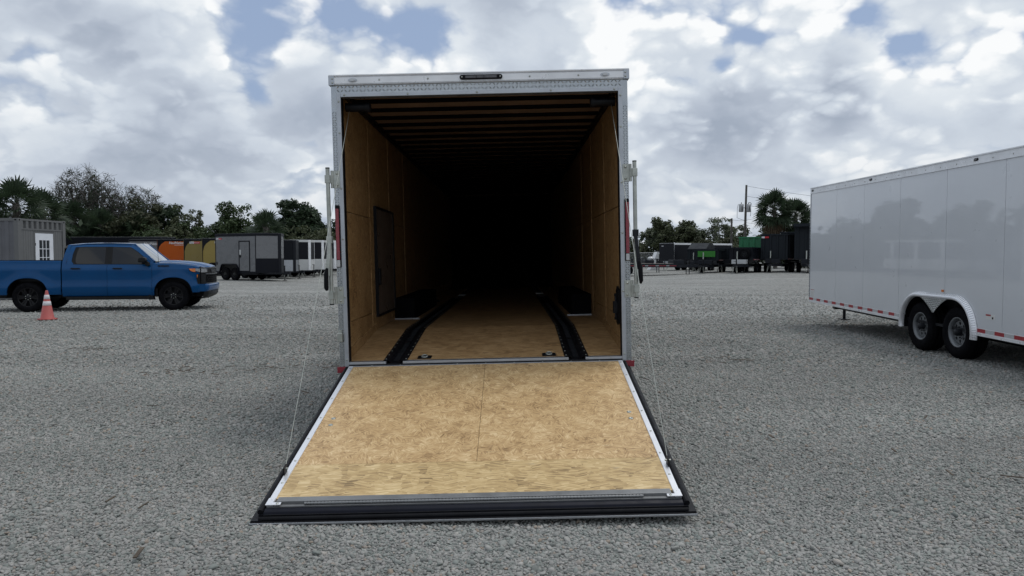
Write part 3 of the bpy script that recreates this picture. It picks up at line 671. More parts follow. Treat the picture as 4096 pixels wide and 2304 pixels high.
for x in np.linspace(-1.0, 1.0, 9): sc.lathe((x, 0, .0042), (0,0,1), [(.006, 0), (.005, .003), (.0005, .004)], 8)
sc.build('ramp_screws', zinc, RD, kind='stuff')
for sx in (-1, 1):
    for dx_, y in ((1.085, -1.085), (1.080, -1.195)): MB().lathe((sx*dx_, y, .0005), (0,0,1), [(.017, 0), (.016, .003), (.009, .005), (.008, .003), (.0005, .003)], 16).build('carriage_bolt', zinc, RD)
    cbk = part_empty('cable_bracket', RD, (sx*(PW+.030), -1.90, .006))
    MB().box(-.004, .004, -.03, .03, 0, .05).build('bracket_plate', black_paint, cbk, bevel=.002)
    MB().tube([(-.018, 0, .032), (.018, 0, .032)], .007, 8).build('bracket_pin', zinc, cbk)
# lift cables
for sx in (-1, 1):
    e = Vector((sx*(PW+.030), -1.90*math.cos(RA)-.024, .560-1.90*math.sin(RA)+.04)); s0 = Vector((sx*1.165, .16, 2.83))
    pts = [s0.lerp(e, t) + Vector((0, 0, -.02*4*t*(1-t))) for t in np.linspace(0, 1, 16)]
    # the cable rounds the jamb on its way out
    MB().tube(pts, .0024, 6).build('lift_cable', zinc, TR)
# ------------------------------------------------------------------ white trailer at the right, its left side towards us
WT = thing('enclosed_trailer', 'white enclosed trailer with tandem wheels and red and white tape along its bottom edge', 'trailer', (6.585, 11.26, 0), (0, 0, R(-1.3)))
# local: x to the right (the visible side is x=0, body behind it at +x), y forward; z along the side is sheared to a nose-high stance
Y0, Y1, WW = -3.6, 5.09, 2.59
zb = lambda y: .444 + .0176*y; ztp = lambda y: 2.950 + .0176*y     # bottom edge / roof edge
def seg(mb, y0, y1, za, zb_, x0, x1, m=0):
    """a slab between two heights given as functions of y"""
    mb.add([(x0,y0,za(y0)),(x1,y0,za(y0)),(x1,y1,za(y1)),(x0,y1,za(y1)),(x0,y0,zb_(y0)),(x1,y0,zb_(y0)),(x1,y1,zb_(y1)),(x0,y1,zb_(y1))],
           [(0,3,2,1),(4,5,6,7),(0,1,5,4),(1,2,6,5),(2,3,7,6),(3,0,4,7)], m)
lo = lambda y: zb(y)+.075; hi = lambda y: ztp(y)-.115
seams = [Y1, Y1-1.35, Y1-2.59, Y1-3.92, Y1-5.30, Y1-6.66, Y1-8.0, Y0]
# wheel arch outline (y, z) from front foot to rear foot
def arch(grow=0.0):
    zc_, r = .40, .50+grow; f = .505; pts = []
    for a in np.linspace(-8, 90, 14): pts.append((f + r*math.cos(R(a)), zc_ + r*math.sin(R(a))))
    for q in np.linspace(f, -f, 14)[1:-1]: pts.append((float(q), zc_ + r))
    for a in np.linspace(90, 188, 14): pts.append((-f + r*math.cos(R(a)), zc_ + r*math.sin(R(a))))
    return pts
AR = arch(.0)
for i in range(len(seams)-1):
    y1, y0 = seams[i]-.003, seams[i+1]+.003
    poly = [(y1, lo(y1)), (y1, hi(y1)), (y0, hi(y0)), (y0, lo(y0))]
    ins = [p for p in AR if y0 < p[0] < y1 and p[1] > lo(p[0])]
    if ins:
        ins = sorted(ins, key=lambda p: p[0])
        def az(y):                                       # arch height at y
            best = max([p[1] for p in AR if abs(p[0]-y) < .06] or [0]); return best
        pre = [(y0, lo(y0))] if az(y0) <= lo(y0) else [(y0, az(y0))]
        post = [(y1, lo(y1))] if az(y1) <= lo(y1) else [(y1, az(y1))]
        if pre[0][1] == lo(y0): pre.append((ins[0][0]-.001, lo(ins[0][0])))
        if post[0][1] == lo(y1): post.insert(0, (ins[-1][0]+.001, lo(ins[-1][0])))
        poly = [(y1, hi(y1)), (y0, hi(y0))] + pre + ins + post
    MB().prism(poly, 'x', 0, .02).build('side_panel', white_skin, WT)
bk = MB(); seg(bk, Y0+.01, Y1-.01, lambda y: .96+.0*y, lambda y: hi(y)-.02, .021, .03); bk.build('seam_backing', matte_black, WT)  # added black sheet; its colour darkens the hollow seam gaps
rv = MB()
for i, y in enumerate(seams[1:-1]):
    for dy_ in (.03,):
        for z in np.arange(.62, 2.8, .19):
            if az(y+dy_) < z: rv.lathe((0, y+dy_, z), (-1,0,0), [(.006, 0), (.004, .002), (.0005, .0025)], 6)
rv.build('rivets', white_skin, WT, kind='stuff')
t_ = MB(); seg(t_, Y0, Y1+.01, hi, ztp, -.012, .03); seg(t_, Y0, Y1+.01, lambda y: ztp(y)-.012, lambda y: ztp(y)+.006, -.026, .04); seg(t_, Y0, Y1, lambda y: hi(y)-.010, hi, -.016, .02)
t_.build('top_trim', alu_white, WT)
ts = MB()
for y in np.arange(Y0+.2, Y1, .42): ts.lathe((-.012, y, ztp(y)-.075), (-1,0,0), [(.011, 0), (.009, .004), (.0005, .006)], 8)
ts.build('trim_screws', zinc, WT, kind='stuff')
for (ya, yb) in ((Y0, -1.02), (1.02, Y1)):
    b_ = MB(); seg(b_, ya, yb, lambda y: zb(y)-.03, lambda y: zb(y)+.010, -.020, .05); seg(b_, ya, yb, lambda y: zb(y)+.010, lo, -.004, .03); b_.build('bottom_trim', alu_white, WT)
    y = yb if ya < 0 else yb; k = 0
    y = yb-.004; 
    while y - .20 > ya:
        m_ = MB(); seg(m_, y-.20, y-.003, lambda y: zb(y)+.016, lambda y: zb(y)+.069, -.0065, -.004); m_.build('tape_strip', red_tape if k % 2 == 0 else white_tape, WT); y -= .20 if k % 2 == 0 else .20; k += 1
for y in (Y1-.10, Y1-2.85, Y1-6.02, ):
    ml = part_empty('clearance_lamp', WT, (-.012, y, ztp(y)-.060))
    MB().prism(pill(-.030, .030, 0, .020), 'x', -.006, 0).build('lamp_base', black_rub, ml); MB().prism(pill(-.022, .022, 0, .013), 'x', -.018, -.006).build('lens', smoke_lens, ml, bevel=.003)
am_ = part_empty('marker_lamp', WT, (0, -.17, .985)); MB().box(-.004, 0, -.035, .035, -.024, .024).build('lamp_base', alu_white, am_); MB().box(-.016, -.0042, -.028, .028, -.018, .018).build('lens', amber, am_, bevel=.004)
# front corner of tread plate, roof and the rest of the shell
fc = MB(); seg(fc, Y1, Y1+.03, zb, ztp, -.008, .24); fc.build('corner_plate', tread, WT)
lz = MB(); lozenges(lz, (-.0085, Y1+.03, .60), (0,-1,0), (0,0,1), 1, 78, .03, .034); lz.build('tread_lozenges', tread, WT, kind='stuff')
fp = MB(); seg(fp, Y1+.002, Y1+.028, zb, ztp, .24, WW); fp.build('front_panel', white_skin, WT)
rp = MB(); seg(rp, Y0-.03, Y0, zb, ztp, 0, WW); rp.build('rear_door', white_skin, WT)
rs = MB(); seg(rs, Y0, Y1, zb, ztp, WW-.02, WW); rs.build('far_side_panel', white_skin, WT)
rf = MB(); seg(rf, Y0, Y1, ztp, lambda y: ztp(y)+.01, .04, WW); rf.build('roof', alu_white, WT)
fl = MB(); seg(fl, Y0, Y1, lambda y: zb(y)-.02, lambda y: zb(y)+.02, .06, WW-.03)
for x in (.55, 2.05): seg(fl, Y0, Y1, lambda y: zb(y)-.17, lambda y: zb(y)-.02, x-.04, x+.04)
for y in (-.505, .505): fl.tube([(.2, y, .385), (WW-.2, y, .385)], .045, 10)
fl.beam((.6, Y1, .46), (WW/2, Y1+1.3, .46), .08, .12); fl.beam((WW-.6, Y1, .46), (WW/2, Y1+1.3, .46), .08, .12)
fl.build('chassis', dark_steel, WT)
jk = MB(); jk.tube([(.30, Y1-.72, zb(4)-.06), (.30, Y1-.72, .40)], .035, 10); jk.box(.25, .35, Y1-.77, Y1-.67, .385, .41); jk.build('stabilizer_jack', black_paint, WT)
jk = MB(); jk.tube([(WW/2, Y1+1.2, .02), (WW/2, Y1+1.2, .95)], .035, 10); jk.box(WW/2-.1, WW/2+.1, Y1+1.1, Y1+1.3, 0, .02); jk.build('tongue_jack', black_paint, WT)
# wheel well and tandem fender
wellp = [p for p in arch(-.004)]; ww = MB()
n = len(wellp); ww.add([(x, p[0], p[1]) for x in (.002, .33) for p in wellp], [(i, i+1, n+i+1, n+i) for i in range(n-1)] + [tuple(range(n, 2*n))]); ww.build('wheel_well', black_paint, WT)
fe = part_empty('fender', WT)
A0, A1, A2 = arch(-.035), arch(.012), arch(.045)
band = MB(); n = len(A0)
rows = [[(-.004, p[0], p[1]) for p in A2], [(-.022, p[0], p[1]) for p in A2], [(-.065, q[0], q[1]) for q in A1], [(-.078, q[0], q[1]) for q in arch(-.012)], [(-.060, p[0], p[1]) for p in A0], [(.0, p[0], p[1]) for p in A0]]
band.grid([[r[i] for r in rows] for i in range(n)], smooth=True); band.build('fender_band', alu_br, fe)
bz = MB()
for i in range(0, n-1):
    for t0 in (0.0, .5):
        p = Vector((0, A2[i][0], A2[i][1])).lerp(Vector((0, A2[i+1][0], A2[i+1][1])), t0); q = Vector((0, A1[i][0], A1[i][1])).lerp(Vector((0, A1[i+1][0], A1[i+1][1])), t0)
        bz.beam((-.024, p.y, p.z), (-.064, q.y*.995+p.y*.005, q.z), .008, .004, 0, up=(0, p.z-.4, -p.y)); d_ = (Vector((0, A1[i+1][0], A1[i+1][1]))-Vector((0, A1[i][0], A1[i][1]))).normalized()*.022
        bz.add([(-.070, q.y, q.z-.004), (-.074, q.y+d_.y*.4, q.z+d_.z*.4-.012), (-.080, q.y+d_.y, q.z+d_.z-.016), (-.076, q.y+d_.y*.5, q.z+d_.z*.5-.004)], [(0,1,2,3)])
bz.build('tread_lozenges', tread, fe, kind='stuff')
# centre drop between the wheels
dp = [(-.42, .872), (.42, .872)]
for a in np.linspace(0, 1, 9): dp.append((.42 - .40*a, .872 - .20*(a**1.6) - .03*a))
for a in np.linspace(1, 0, 9): dp.append((-.42 + .40*a, .872 - .20*(a**1.6) - .03*a))
MB().prism(dp[:2]+dp[2:], 'x', -.058, -.050).build('fender_apron', tread, fe)
lz = MB()
for i in range(26):
    for j in range(8):
        y, z = -.40+i*.032, .86-j*.028
        lim = .872-.23*max(0, (.42-abs(y))/.40)**1.6
        if z > lim+.01: 
            s_ = 1 if (i+j) % 2 else -1; c = Vector((-.0582, y, z)); a_ = Vector((0, 1, s_)).normalized()*.014; b_ = Vector((0, -s_, 1)).normalized()*.003
            lz.add([c-a_, c-b_, c+a_, c+b_, c+Vector((-.003,0,0))], [(0,1,4),(1,2,4),(2,3,4),(3,0,4)])
lz.build('tread_lozenges', alu_br, fe, kind='stuff')
for x, sd in ((.145, -1), (WW-.145, 1)):
    for y in (-.505, .505): wheel(WT, (x, y, .383), sd, r=.392, wd=.27, rim_r=.215)
# printed notices
stk = part_empty('notice_sticker', WT, (0, -1.30, .66)); MB().box(-.0012, -.0002, -.12, .08, -.02, .05).build('sticker_sheet', mat('sticker_paper', (.58, .58, .57), .5, 0, .02), stk)
MB().box(-.002, -.0013, -.03, .08, .028, .05).build('red_band', red_tape, stk); MB().box(-.002, -.0013, -.085, -.055, -.012, .018).build('tyre_icon', black_paint, stk)
stk = part_empty('notice_sticker', WT, (0, Y1-.16, .72)); MB().box(-.0012, -.0002, -.10, .10, -.10, .06).build('sticker_sheet', mat('sticker_paper', (.58, .58, .57), .5, 0, .02), stk)
MB().box(-.002, -.0013, -.10, .10, .05, .06).build('red_band', red_tape, stk)
tx = MB()
for j in range(5):
    for i in range(4): tx.box(-.002, -.0013, -.085+i*.045, -.085+i*.045+.034, -.085+j*.024, -.085+j*.024+.007)
tx.build('small_print', mat('print_gray', (.3, .3, .32), .6), stk)
# ------------------------------------------------------------------ blue crew cab pickup
blue = mat('blue_truck_paint', (.0006, .050, .155), .22, .06, .05, 2, coat=.24, rvar=.03, spec=.12)
glass_d = mat('tinted_glass', (.008, .009, .011), .05, 0, .05, 3, spec=.4, rvar=.01)
glass_w = mat('windscreen_glass', (.10, .115, .12), .04, 0, .05, 3, spec=1.0, coat=1.0, rvar=.01)
trim_blk = mat('black_plastic', (.006, .0065, .0075), .5, 0, .2, 12, spec=.2)
grey_trim = mat('grey_trim', (.10, .105, .115), .3, .5, .1, 9)
lamp_clear = mat('headlamp_lens', (.30, .31, .32), .12, .4, .2, 30, coat=.5)
rim_black = mat('gloss_black_rim', (.004, .004, .0055), .3, .1, .2, 8, coat=.1, spec=.2)
PK = thing('pickup_truck', 'blue crew cab pickup truck with black wheels parked broadside at the left', 'truck', (-9.94, 21.85, -.012), (0, 0, R(12)))
interp = lambda x, xs, ys: float(np.interp(x, xs, ys))
XR = -3.75
def half_w(x, z):
    w_ = interp(z, [.36, .44, .52, .62, .70, .78, .86, .98, 1.10, 1.17, 1.21, 1.27, 1.33, 1.43], [.90, .955, .985, 1.004, 1.008, .992, .986, .988, .994, .996, .984, .968, .952, .935])
    for xa in (0, XR):
        d = math.hypot(x-xa, (z-.41)); w_ += .030*math.exp(-((d-.54)/.13)**2) * (1 if z < 1.12 else max(0, 1-(z-1.12)/.06))
    if x > .40: w_ -= .13*((x-.40)/.45)**2
    if x < -4.4: w_ -= .03*((-4.4-x)/.55)**2
    return w_
def arch_z(x, sill):
    z = sill
    for xa in (0, XR):
        d = abs(x-xa)/.515
        if d < 1: z = max(z, .41 + .525*(1-d**2.5)**(1/2.5))
    return z
def side_panel_grid(x0, x1, top, sill, nv=26):
    xs = sorted(set([round(float(v), 4) for v in np.linspace(x0, x1, max(3, int((x1-x0)/.035)))] + [xa+s*.515*q for xa in (0, XR) for s in (-1, 1) for q in (1, .985, .94) if x0 < xa+s*.515*q < x1]))
    rows = []
    for x in xs:
        zl, zh = arch_z(x, sill(x)), top(x); zs = np.linspace(zl, zh, nv); rows.append([(x, half_w(x, z), z) for z in zs])
    return rows
def mirror(rows, sy): return [[(p[0], p[1]*sy, p[2]) for p in r] for r in rows]
def lip(rows, sy):       # turn the lower edge inwards so the panel has thickness
    return [[(r[0][0], r[0][1]*sy, r[0][2]), (r[0][0], (r[0][1]-.05)*sy, r[0][2]+.004)] for r in rows]
sill_f = lambda x: .41 if x > -.3 else .42
bed_sill = lambda x: .47
belt = lambda x: interp(x, [-2.88, -1.0, -.56], [1.325, 1.318, 1.318])
ftop = lambda x: interp(x, [-.56, -.2, .2, .5, .72], [1.345, 1.335, 1.31, 1.275, 1.225])
for sy in (-1, 1):
    for nm, x0, x1, tp_, sl in (('bed_side', -4.93, -2.915, lambda x: 1.405, bed_sill), ('rear_door', -2.885, -1.738, belt, sill_f), ('front_door', -1.730, -.566, belt, sill_f), ('front_fender', -.558, .70, ftop, sill_f)):
        if nm == 'front_fender':
            rows = side_panel_grid(x0, x1, tp_, lambda x: .42 if x < 0 else .50)
        else: rows = side_panel_grid(x0, x1, tp_, sl)
        m_ = MB(); m_.grid(mirror(rows, sy)); m_.grid(lip(rows, sy))
        for r in (rows[0], rows[-1]): m_.grid(mirror([[(p[0], p[1], p[2]) for p in r], [(p[0], p[1]-.03, p[2]) for p in r]], sy))
        if nm == 'bed_side':
            m_.grid(mirror([[(r[-1][0], r[-1][1], r[-1][2]), (r[-1][0], r[-1][1]-.02, r[-1][2]+.012), (r[-1][0], .80, r[-1][2]+.012)] for r in rows], sy))
        if nm == 'front_fender':
            m_.grid(mirror([[(r[-1][0], r[-1][1], r[-1][2]), (r[-1][0], r[-1][1]-.03, r[-1][2]+.012), (r[-1][0], r[-1][1]-.09, r[-1][2]+.014)] for r in rows], sy))
        p_ = m_.build(nm, blue, PK)
        if 'door' in nm:
            hx = -2.66 if nm == 'rear_door' else -1.585; a, b = sorted((sy*.985, sy*1.022))
            MB().prism([(hx-.005, 1.195), (hx+.02, 1.217), (hx+.24, 1.212), (hx+.262, 1.190), (hx+.20, 1.178), (hx+.04, 1.178)], 'y', a, b).build('handle', trim_blk, p_, bevel=.006)
        if nm == 'bed_side':
            c_ = MB(); c_.box(-4.93, -2.915, *sorted((sy*.915, sy*.80)), 1.4175, 1.432); c_.build('rail_cap', trim_blk, p_)
        if nm == 'front_fender' and sy < 0:
            text('SILVERADO', .058, trim_blk, p_, (-.40, -.985, 1.245), (R(82), 0, 0), extrude=.004, bold=.003)
    # cab side above the belt: one frame round the glass
    wz = lambda z: .948 - (z-1.31)*.30 - max(0, z-1.80)*.5
    I = [(-2.60, 1.325), (-2.655, 1.40), (-2.635, 1.60), (-2.575, 1.795), (-2.3, 1.812), (-1.7, 1.815), (-1.14, 1.80), (-.95, 1.67), (-.73, 1.47), (-.655, 1.345), (-.65, 1.322)]
    O = [(-2.885, 1.325), (-2.88, 1.42), (-2.845, 1.62), (-2.785, 1.86), (-2.3, 1.905), (-1.7, 1.917), (-1.06, 1.895), (-.855, 1.70), (-.605, 1.47), (-.525, 1.39), (-.52, 1.322)]
    rows = []
    for (a, b) in zip(I, O): rows.append([(a[0]+(b[0]-a[0])*t, wz(a[1]+(b[1]-a[1])*t)-.012*t*t*(1 if b[1] > 1.8 else .2), a[1]+(b[1]-a[1])*t) for t in np.linspace(0, 1, 6)])
    m_ = MB(); m_.grid(mirror(rows, sy)); m_.grid(mirror([[(r[0][0], r[0][1], r[0][2]), (r[0][0], r[0][1]-.02, r[0][2])] for r in rows], sy))
    m_.build('cab_frame', blue, PK)
    # door shut lines above the belt
    g_ = MB()
    for (pa, pb) in (((-2.79, 1.33), (-2.70, 1.84)), ((-2.70, 1.84), (-2.3, 1.868)), ((-2.3, 1.868), (-1.15, 1.86)), ((-1.15, 1.86), (-.60, 1.40))):
        g_.tube([(pa[0], sy*(wz(pa[1])+.001), pa[1]), (pb[0], sy*(wz(pb[1])+.001), pb[1])], .005, 6)
    g_.build('door_seam', trim_blk, PK)
    def pane(poly, name, m, inset):
        cx = sum(p[0] for p in poly)/len(poly); cz = sum(p[1] for p in poly)/len(poly); n = len(poly)
        vs = [(p[0], sy*(wz(p[1])-inset), p[1]) for p in poly]; q = MB(); q.add(vs, [tuple(range(n))]); return q.build(name, m, PK)
    pane([(-2.50, 1.325), (-2.545, 1.36), (-2.56, 1.46), (-2.535, 1.64), (-2.49, 1.79), (-2.3, 1.803), (-1.80, 1.806), (-1.80, 1.325)], 'rear_side_window', glass_d, .010)
    pane([(-1.615, 1.325), (-1.615, 1.806), (-1.14, 1.79), (-.96, 1.665), (-.74, 1.465), (-.68, 1.345), (-.68, 1.325)], 'front_side_window', glass_d, .010)
    pane([(-1.80, 1.325), (-1.80, 1.812), (-1.615, 1.812), (-1.615, 1.325)], 'centre_pillar', trim_blk, .006)
    pane([(-2.60, 1.325), (-2.655, 1.40), (-2.635, 1.60), (-2.575, 1.795), (-2.3, 1.812), (-2.3, 1.803), (-2.49, 1.79), (-2.535, 1.64), (-2.56, 1.46), (-2.545, 1.36), (-2.50, 1.325)], 'window_trim', trim_blk, .008)
    wm = MB(); wm.tube([(-2.60, sy*.953, 1.322), (-.66, sy*.953, 1.318)], .010, 6); wm.build('belt_strip', trim_blk, PK)
    # mirror
    mr = part_empty('door_mirror', PK)
    m_ = MB(); m_.prism([(-.88, 1.37), (-.86, 1.50), (-.76, 1.525), (-.68, 1.50), (-.66, 1.42), (-.70, 1.365)], 'y', *sorted((sy*1.00, sy*1.20))); m_.build('mirror_shell', trim_blk, mr, bevel=.03)
    m_ = MB(); m_.prism([(-.74, 1.31), (-.70, 1.40), (-.63, 1.38), (-.60, 1.28), (-.66, 1.25)], 'y', *sorted((sy*.93, sy*1.06))); m_.build('mirror_arm', trim_blk, mr, bevel=.015)
    # running board, arch liners, headlamp, corner lamp
    MB().box(-2.80, -.62, *sorted((sy*.78, sy*.99)), .315, .40).build('running_board', trim_blk, PK, bevel=.012)
    MB().prism([(-.66, .30), (-.52, .30), (-.55, .44), (-.66, .44)], 'y', *sorted((sy*.80, sy*.97))).build('mud_flap', trim_blk, PK)
    for xa in (0, XR):
        l_ = MB(); xs = np.linspace(-.53, .53, 25); l_.grid([[(xa+x, sy*.985, .40+.54*max(0, 1-abs(x/.53)**2.5)**.4), (xa+x, sy*.55, .40+.54*max(0, 1-abs(x/.53)**2.5)**.4)] for x in xs])
        l_.box(xa-.53, xa+.53, *sorted((sy*.52, sy*.55)), .40, .95); l_.build('arch_liner', trim_blk, PK)
    hl = part_empty('headlamp', PK)
    def on_side(poly, off): return [(x, sy*(half_w(x, z)+off), z) for (x, z) in poly]
    q = MB(); q.add(on_side([(.40, 1.195), (.44, 1.125), (.52, 1.085), (.60, 1.075), (.72, 1.07), (.72, 1.20), (.58, 1.21)], .004), [tuple(range(7))]); q.build('lamp_surround', trim_blk, hl)
    q = MB(); q.add(on_side([(.43, 1.185), (.47, 1.13), (.53, 1.10), (.60, 1.09), (.60, 1.19)], .008), [tuple(range(5))]); q.build('side_marker', amber, hl)
    q = MB(); q.add(on_side([(.605, 1.12), (.72, 1.085), (.72, 1.185), (.605, 1.19)], .008), [(0,1,2,3)]); q.build('lens', lamp_clear, hl)
    def xf(y): return .93 - .20*min(1, abs(y)/.9)**3
    q = MB(); q.grid([[(xf(y)+.012, sy*y, z) for z in (1.075, 1.12, 1.16, 1.20)] for y in np.linspace(.66, .90, 8)]); q.build('lens', lamp_clear, hl)
    q = MB(); q.grid([[(xf(y)+.010, sy*y, z) for z in (.74, .84, .94, 1.03)] for y in np.linspace(.73, .90, 6)]); q.add(on_side([(.66, .74), (.72, .74), (.72, 1.03), (.63, 1.03), (.62, .90)], .006), [tuple(range(5))]); q.build('lower_lamp_pocket', trim_blk, PK)
    q = MB(); q.add(on_side([(.635, .93), (.66, .93), (.66, 1.015), (.64, 1.015)], .010), [(0,1,2,3)]); q.build('side_marker', amber, PK)
# roof, hood, windscreen
m_ = MB(); rows = []
for x, zc_, ze in ((-2.90, 1.78, 1.74), (-2.86, 1.87, 1.82), (-2.785, 1.895, 1.858), (-2.5, 1.925, 1.885), (-2.1, 1.94, 1.908), (-1.7, 1.944, 1.915), (-1.3, 1.935, 1.908), (-1.06, 1.918, 1.893)):
    rows.append([(x, y, zc_ - (zc_-ze)*(abs(y)/.735)**3.2) for y in np.linspace(-.735, .735, 15)])
m_.grid(rows); m_.build('roof', blue, PK)
m_ = MB(); rows = []
for t in np.linspace(0, 1, 8):
    rows.append([(-1.055+.20*(1-(y/.76)**2)*(.25) + (.535+.10*(1-(abs(y)/.86)**2))*t, y*(.735+(.845-.735)*t)/.735, 1.916-.024*(abs(y)/.735)**2 - .545*t - .02*t*(1-t)*0) for y in np.linspace(-.735, .735, 15)])
m_.grid(rows); m_.build('windscreen', glass_w, PK)
for sy in (-1, 1):
    MB().tube([(-1.06, sy*.737, 1.893), (-.855, sy*.775, 1.70), (-.605, sy*.83, 1.47), (-.515, sy*.85, 1.39)], [.022, .026, .030, .032], 8).build('windscreen_pillar', blue, PK)
    MB().tube([(-1.9, sy*.69, 1.925), (-1.25, sy*.69, 1.93)], .004, 6).build('roof_seam', trim_blk, PK)
MB().box(-2.915, -2.88, -.90, .90, .62, 1.40).build('cab_back', blue, PK)
m_ = MB(); m_.grid([[(-2.885+.03*(z-1.38)*1.5, y*(1-.22*(z-1.38)), z) for z in (1.38, 1.55, 1.76)] for y in np.linspace(-.86, .86, 7)]); m_.build('rear_window', glass_d, PK)
m_ = MB(); rows = []
for x in np.linspace(-.50, .93, 26):
    zc_ = interp(x, [-.50, -.1, .3, .6, .8, .88, .93], [1.405, 1.405, 1.375, 1.33, 1.282, 1.25, 1.215]); row = []
    ye = interp(x, [-.5, .3, .6, .8, .93], [.868, .865, .845, .80, .72])
    for y in np.linspace(-1, 1, 33):
        yy = y*ye; a = abs(yy); z = zc_ - .050*(a/ye)**2.4
        z += .022*(1/(1+math.exp((a-.52)/.018))) - .016*math.exp(-((a-.60)/.035)**2) + .012*math.exp(-((a-.76)/.05)**2)
        xx = x - (.16*(a/.9)**3 if x > .5 else 0)*min(1, max(0, (x-.5)/.43)); row.append((xx, yy, z))
    rows.append(row)
m_.grid(rows); m_.build('hood', blue, PK)
MB().box(-.56, -.42, -.82, .82, 1.36, 1.395).build('cowl', trim_blk, PK)
# front: grille with bars, bumper, valance
xf = lambda y: .93 - .20*min(1, abs(y)/.9)**3
def front(z0, z1, y1, off, name, m, nz=4, y0=None, parent=None, thick=.03):
    q = MB(); ys = np.linspace(-y1, y1, 25) if y0 is None else np.linspace(y0, y1, 8); zs = np.linspace(z0, z1, nz)
    q.grid([[(xf(y)+off, y, z) for z in zs] for y in ys]); q.grid([[(xf(y)+off, y, z1), (xf(y)+off-thick, y, z1)] for y in ys]); q.grid([[(xf(y)+off, y, z0), (xf(y)+off-thick, y, z0)] for y in ys])
    for y in (ys[0], ys[-1]): q.grid([[(xf(y)+off, y, z), (xf(y)+off-thick, y, z)] for z in zs])
    return q.build(name, m, parent or PK)
gr = part_empty('grille', PK)
front(.74, 1.21, .86, -.03, 'grille_back', trim_blk, parent=gr)
front(1.185, 1.222, .90, .022, 'grille_bar', grey_trim, parent=gr); front(1.015, 1.045, .72, .030, 'grille_bar', grey_trim, parent=gr)
front(1.055, 1.175, .66, .004, 'name_bar', trim_blk, parent=gr); front(.735, .765, .70, .016, 'grille_bar', grey_trim, parent=gr)
hx_ = MB()
for j in range(4):
    for i in range(15):
        y = -.66 + i*.094 + (j % 2)*.047; z = .80 + j*.058; hx_.lathe((xf(y)-.01, y, z), (1,0,0), [(.030, 0), (.036, .02), (.030, .026), (.022, .02)], 6, smooth=False)
hx_.build('grille_mesh', trim_blk, gr, kind='stuff')
text('CHEVROLET', .115, grey_trim, gr, (xf(.3)+.020, -.44, 1.078), (R(90), 0, R(90)), extrude=.006, bold=.004)
m_ = MB(); rows = []
for y in np.linspace(-1, 1, 41):
    a = abs(y); xx = .985 - .07*a**2 - .30*max(0, a-.82)/.18*max(0, a-.82)*1.0; yy = y*.955
    rows.append([(xx-.05, yy, .74), (xx-.005, yy, .725), (xx, yy, .70), (xx, yy, .60), (xx-.012, yy, .55), (xx-.03, yy, .525)])
m_.grid(rows); m_.build('front_bumper', blue, PK)
for sy in (-1, 1):
    m_ = MB(); m_.grid([[(x, sy*interp(x, [.54, .72, .80, .87, .915], [.955, .95, .955, .95, .955]), z) for z in (.525, .60, .70, .74)] for x in (.54, .64, .74, .84, .862)]); m_.build('bumper_end', blue, PK)
m_ = MB(); rows = []
for y in np.linspace(-1, 1, 31):
    a = abs(y); xx = .965 - .07*a**2 - .35*max(0, a-.80); yy = y*.93; rows.append([(xx, yy, .535), (xx-.01, yy, .45), (xx-.05, yy, .37), (xx-.16, yy, .31), (xx-.34, yy, .29)])
m_.grid(rows); m_.build('front_valance', trim_blk, PK)
front(.44, .53, .60, .060, 'lower_grille', dark_steel)
MB().box(-4.96, -4.93, -.90, .90, .62, 1.40).build('tailgate', blue, PK); MB().box(-5.05, -4.93, -.93, .93, .48, .62).build('rear_bumper', trim_blk, PK, bevel=.02)
b_ = MB(); b_.box(-4.93, -2.93, -.80, .80, .84, .87); b_.box(-2.95, -2.915, -.85, .85, .60, 1.40)
for sy in (-1, 1): b_.box(-4.93, -2.93, *sorted((sy*.78, sy*.80)), .87, 1.41)
b_.build('cargo_bed', trim_blk, PK)
u_ = MB(); u_.box(-4.8, .80, -.50, .50, .36, .62); u_.box(-2.85, -.45, -.86, .86, .40, .62); u_.box(-.5, .70, -.52, .52, .62, 1.2); u_.box(-2.85, -.6, -.84, .84, .6, 1.1)
for x in (0, XR): u_.tube([(x, -.8, .40), (x, .8, .40)], .06, 10)
u_.build('underbody', dark_steel, PK)
MB().tube([(-.40, -.90, 1.36), (-.42, -.89, 1.72), (-.46, -.88, 2.02)], [.006, .004, .003], 6).build('aerial', trim_blk, PK)
for x in (0, XR):
    for sy in (-1, 1):
        wh = wheel(PK, (x, sy*.865, .405), -1, r=.412, wd=.275, rim_r=.255, style='spoke', rim_mat=rim_black)
        wh.rotation_euler = (0, random.uniform(0, 1) if x == 0 else .5, 0); wh.rotation_euler = Euler((0, 0, R(90) if sy < 0 else R(-90)))
# ------------------------------------------------------------------ traffic cone
cone_m = mat('cone_orange', (.36, .072, .064), .5, 0, .08, 8); cone_w = mat('cone_collar', (.62, .60, .62), .4, 0, .06, 20)
CN = thing('traffic_cone', 'orange traffic cone with two white collars standing in front of the blue pickup', 'cone', (-11.24, 17.55, -.006), (0, 0, R(14)))
m_ = MB(); m_.prism([(.19*math.cos(a)*(1.12 if k % 2 else 1), .19*math.sin(a)*(1.12 if k % 2 else 1)) for k, a in enumerate(np.linspace(0, 2*PI, 16, endpoint=False))], 'z', 0, .03); m_.build('base', cone_m, CN, bevel=.008)
zr = lambda z: .150 - (z-.03)*(.150-.028)/.665
def cone_seg(z0, z1, off=0): return [(zr(z0)+off, z0), (zr(z1)+off, z1)]
m_ = MB(); m_.lathe((0,0,0), (0,0,1), [(.158, .03), (.152, .045)] + cone_seg(.05, .69) + [(.022, .705), (.014, .706), (.0005, .66)], 28); m_.build('cone_body', cone_m, CN)
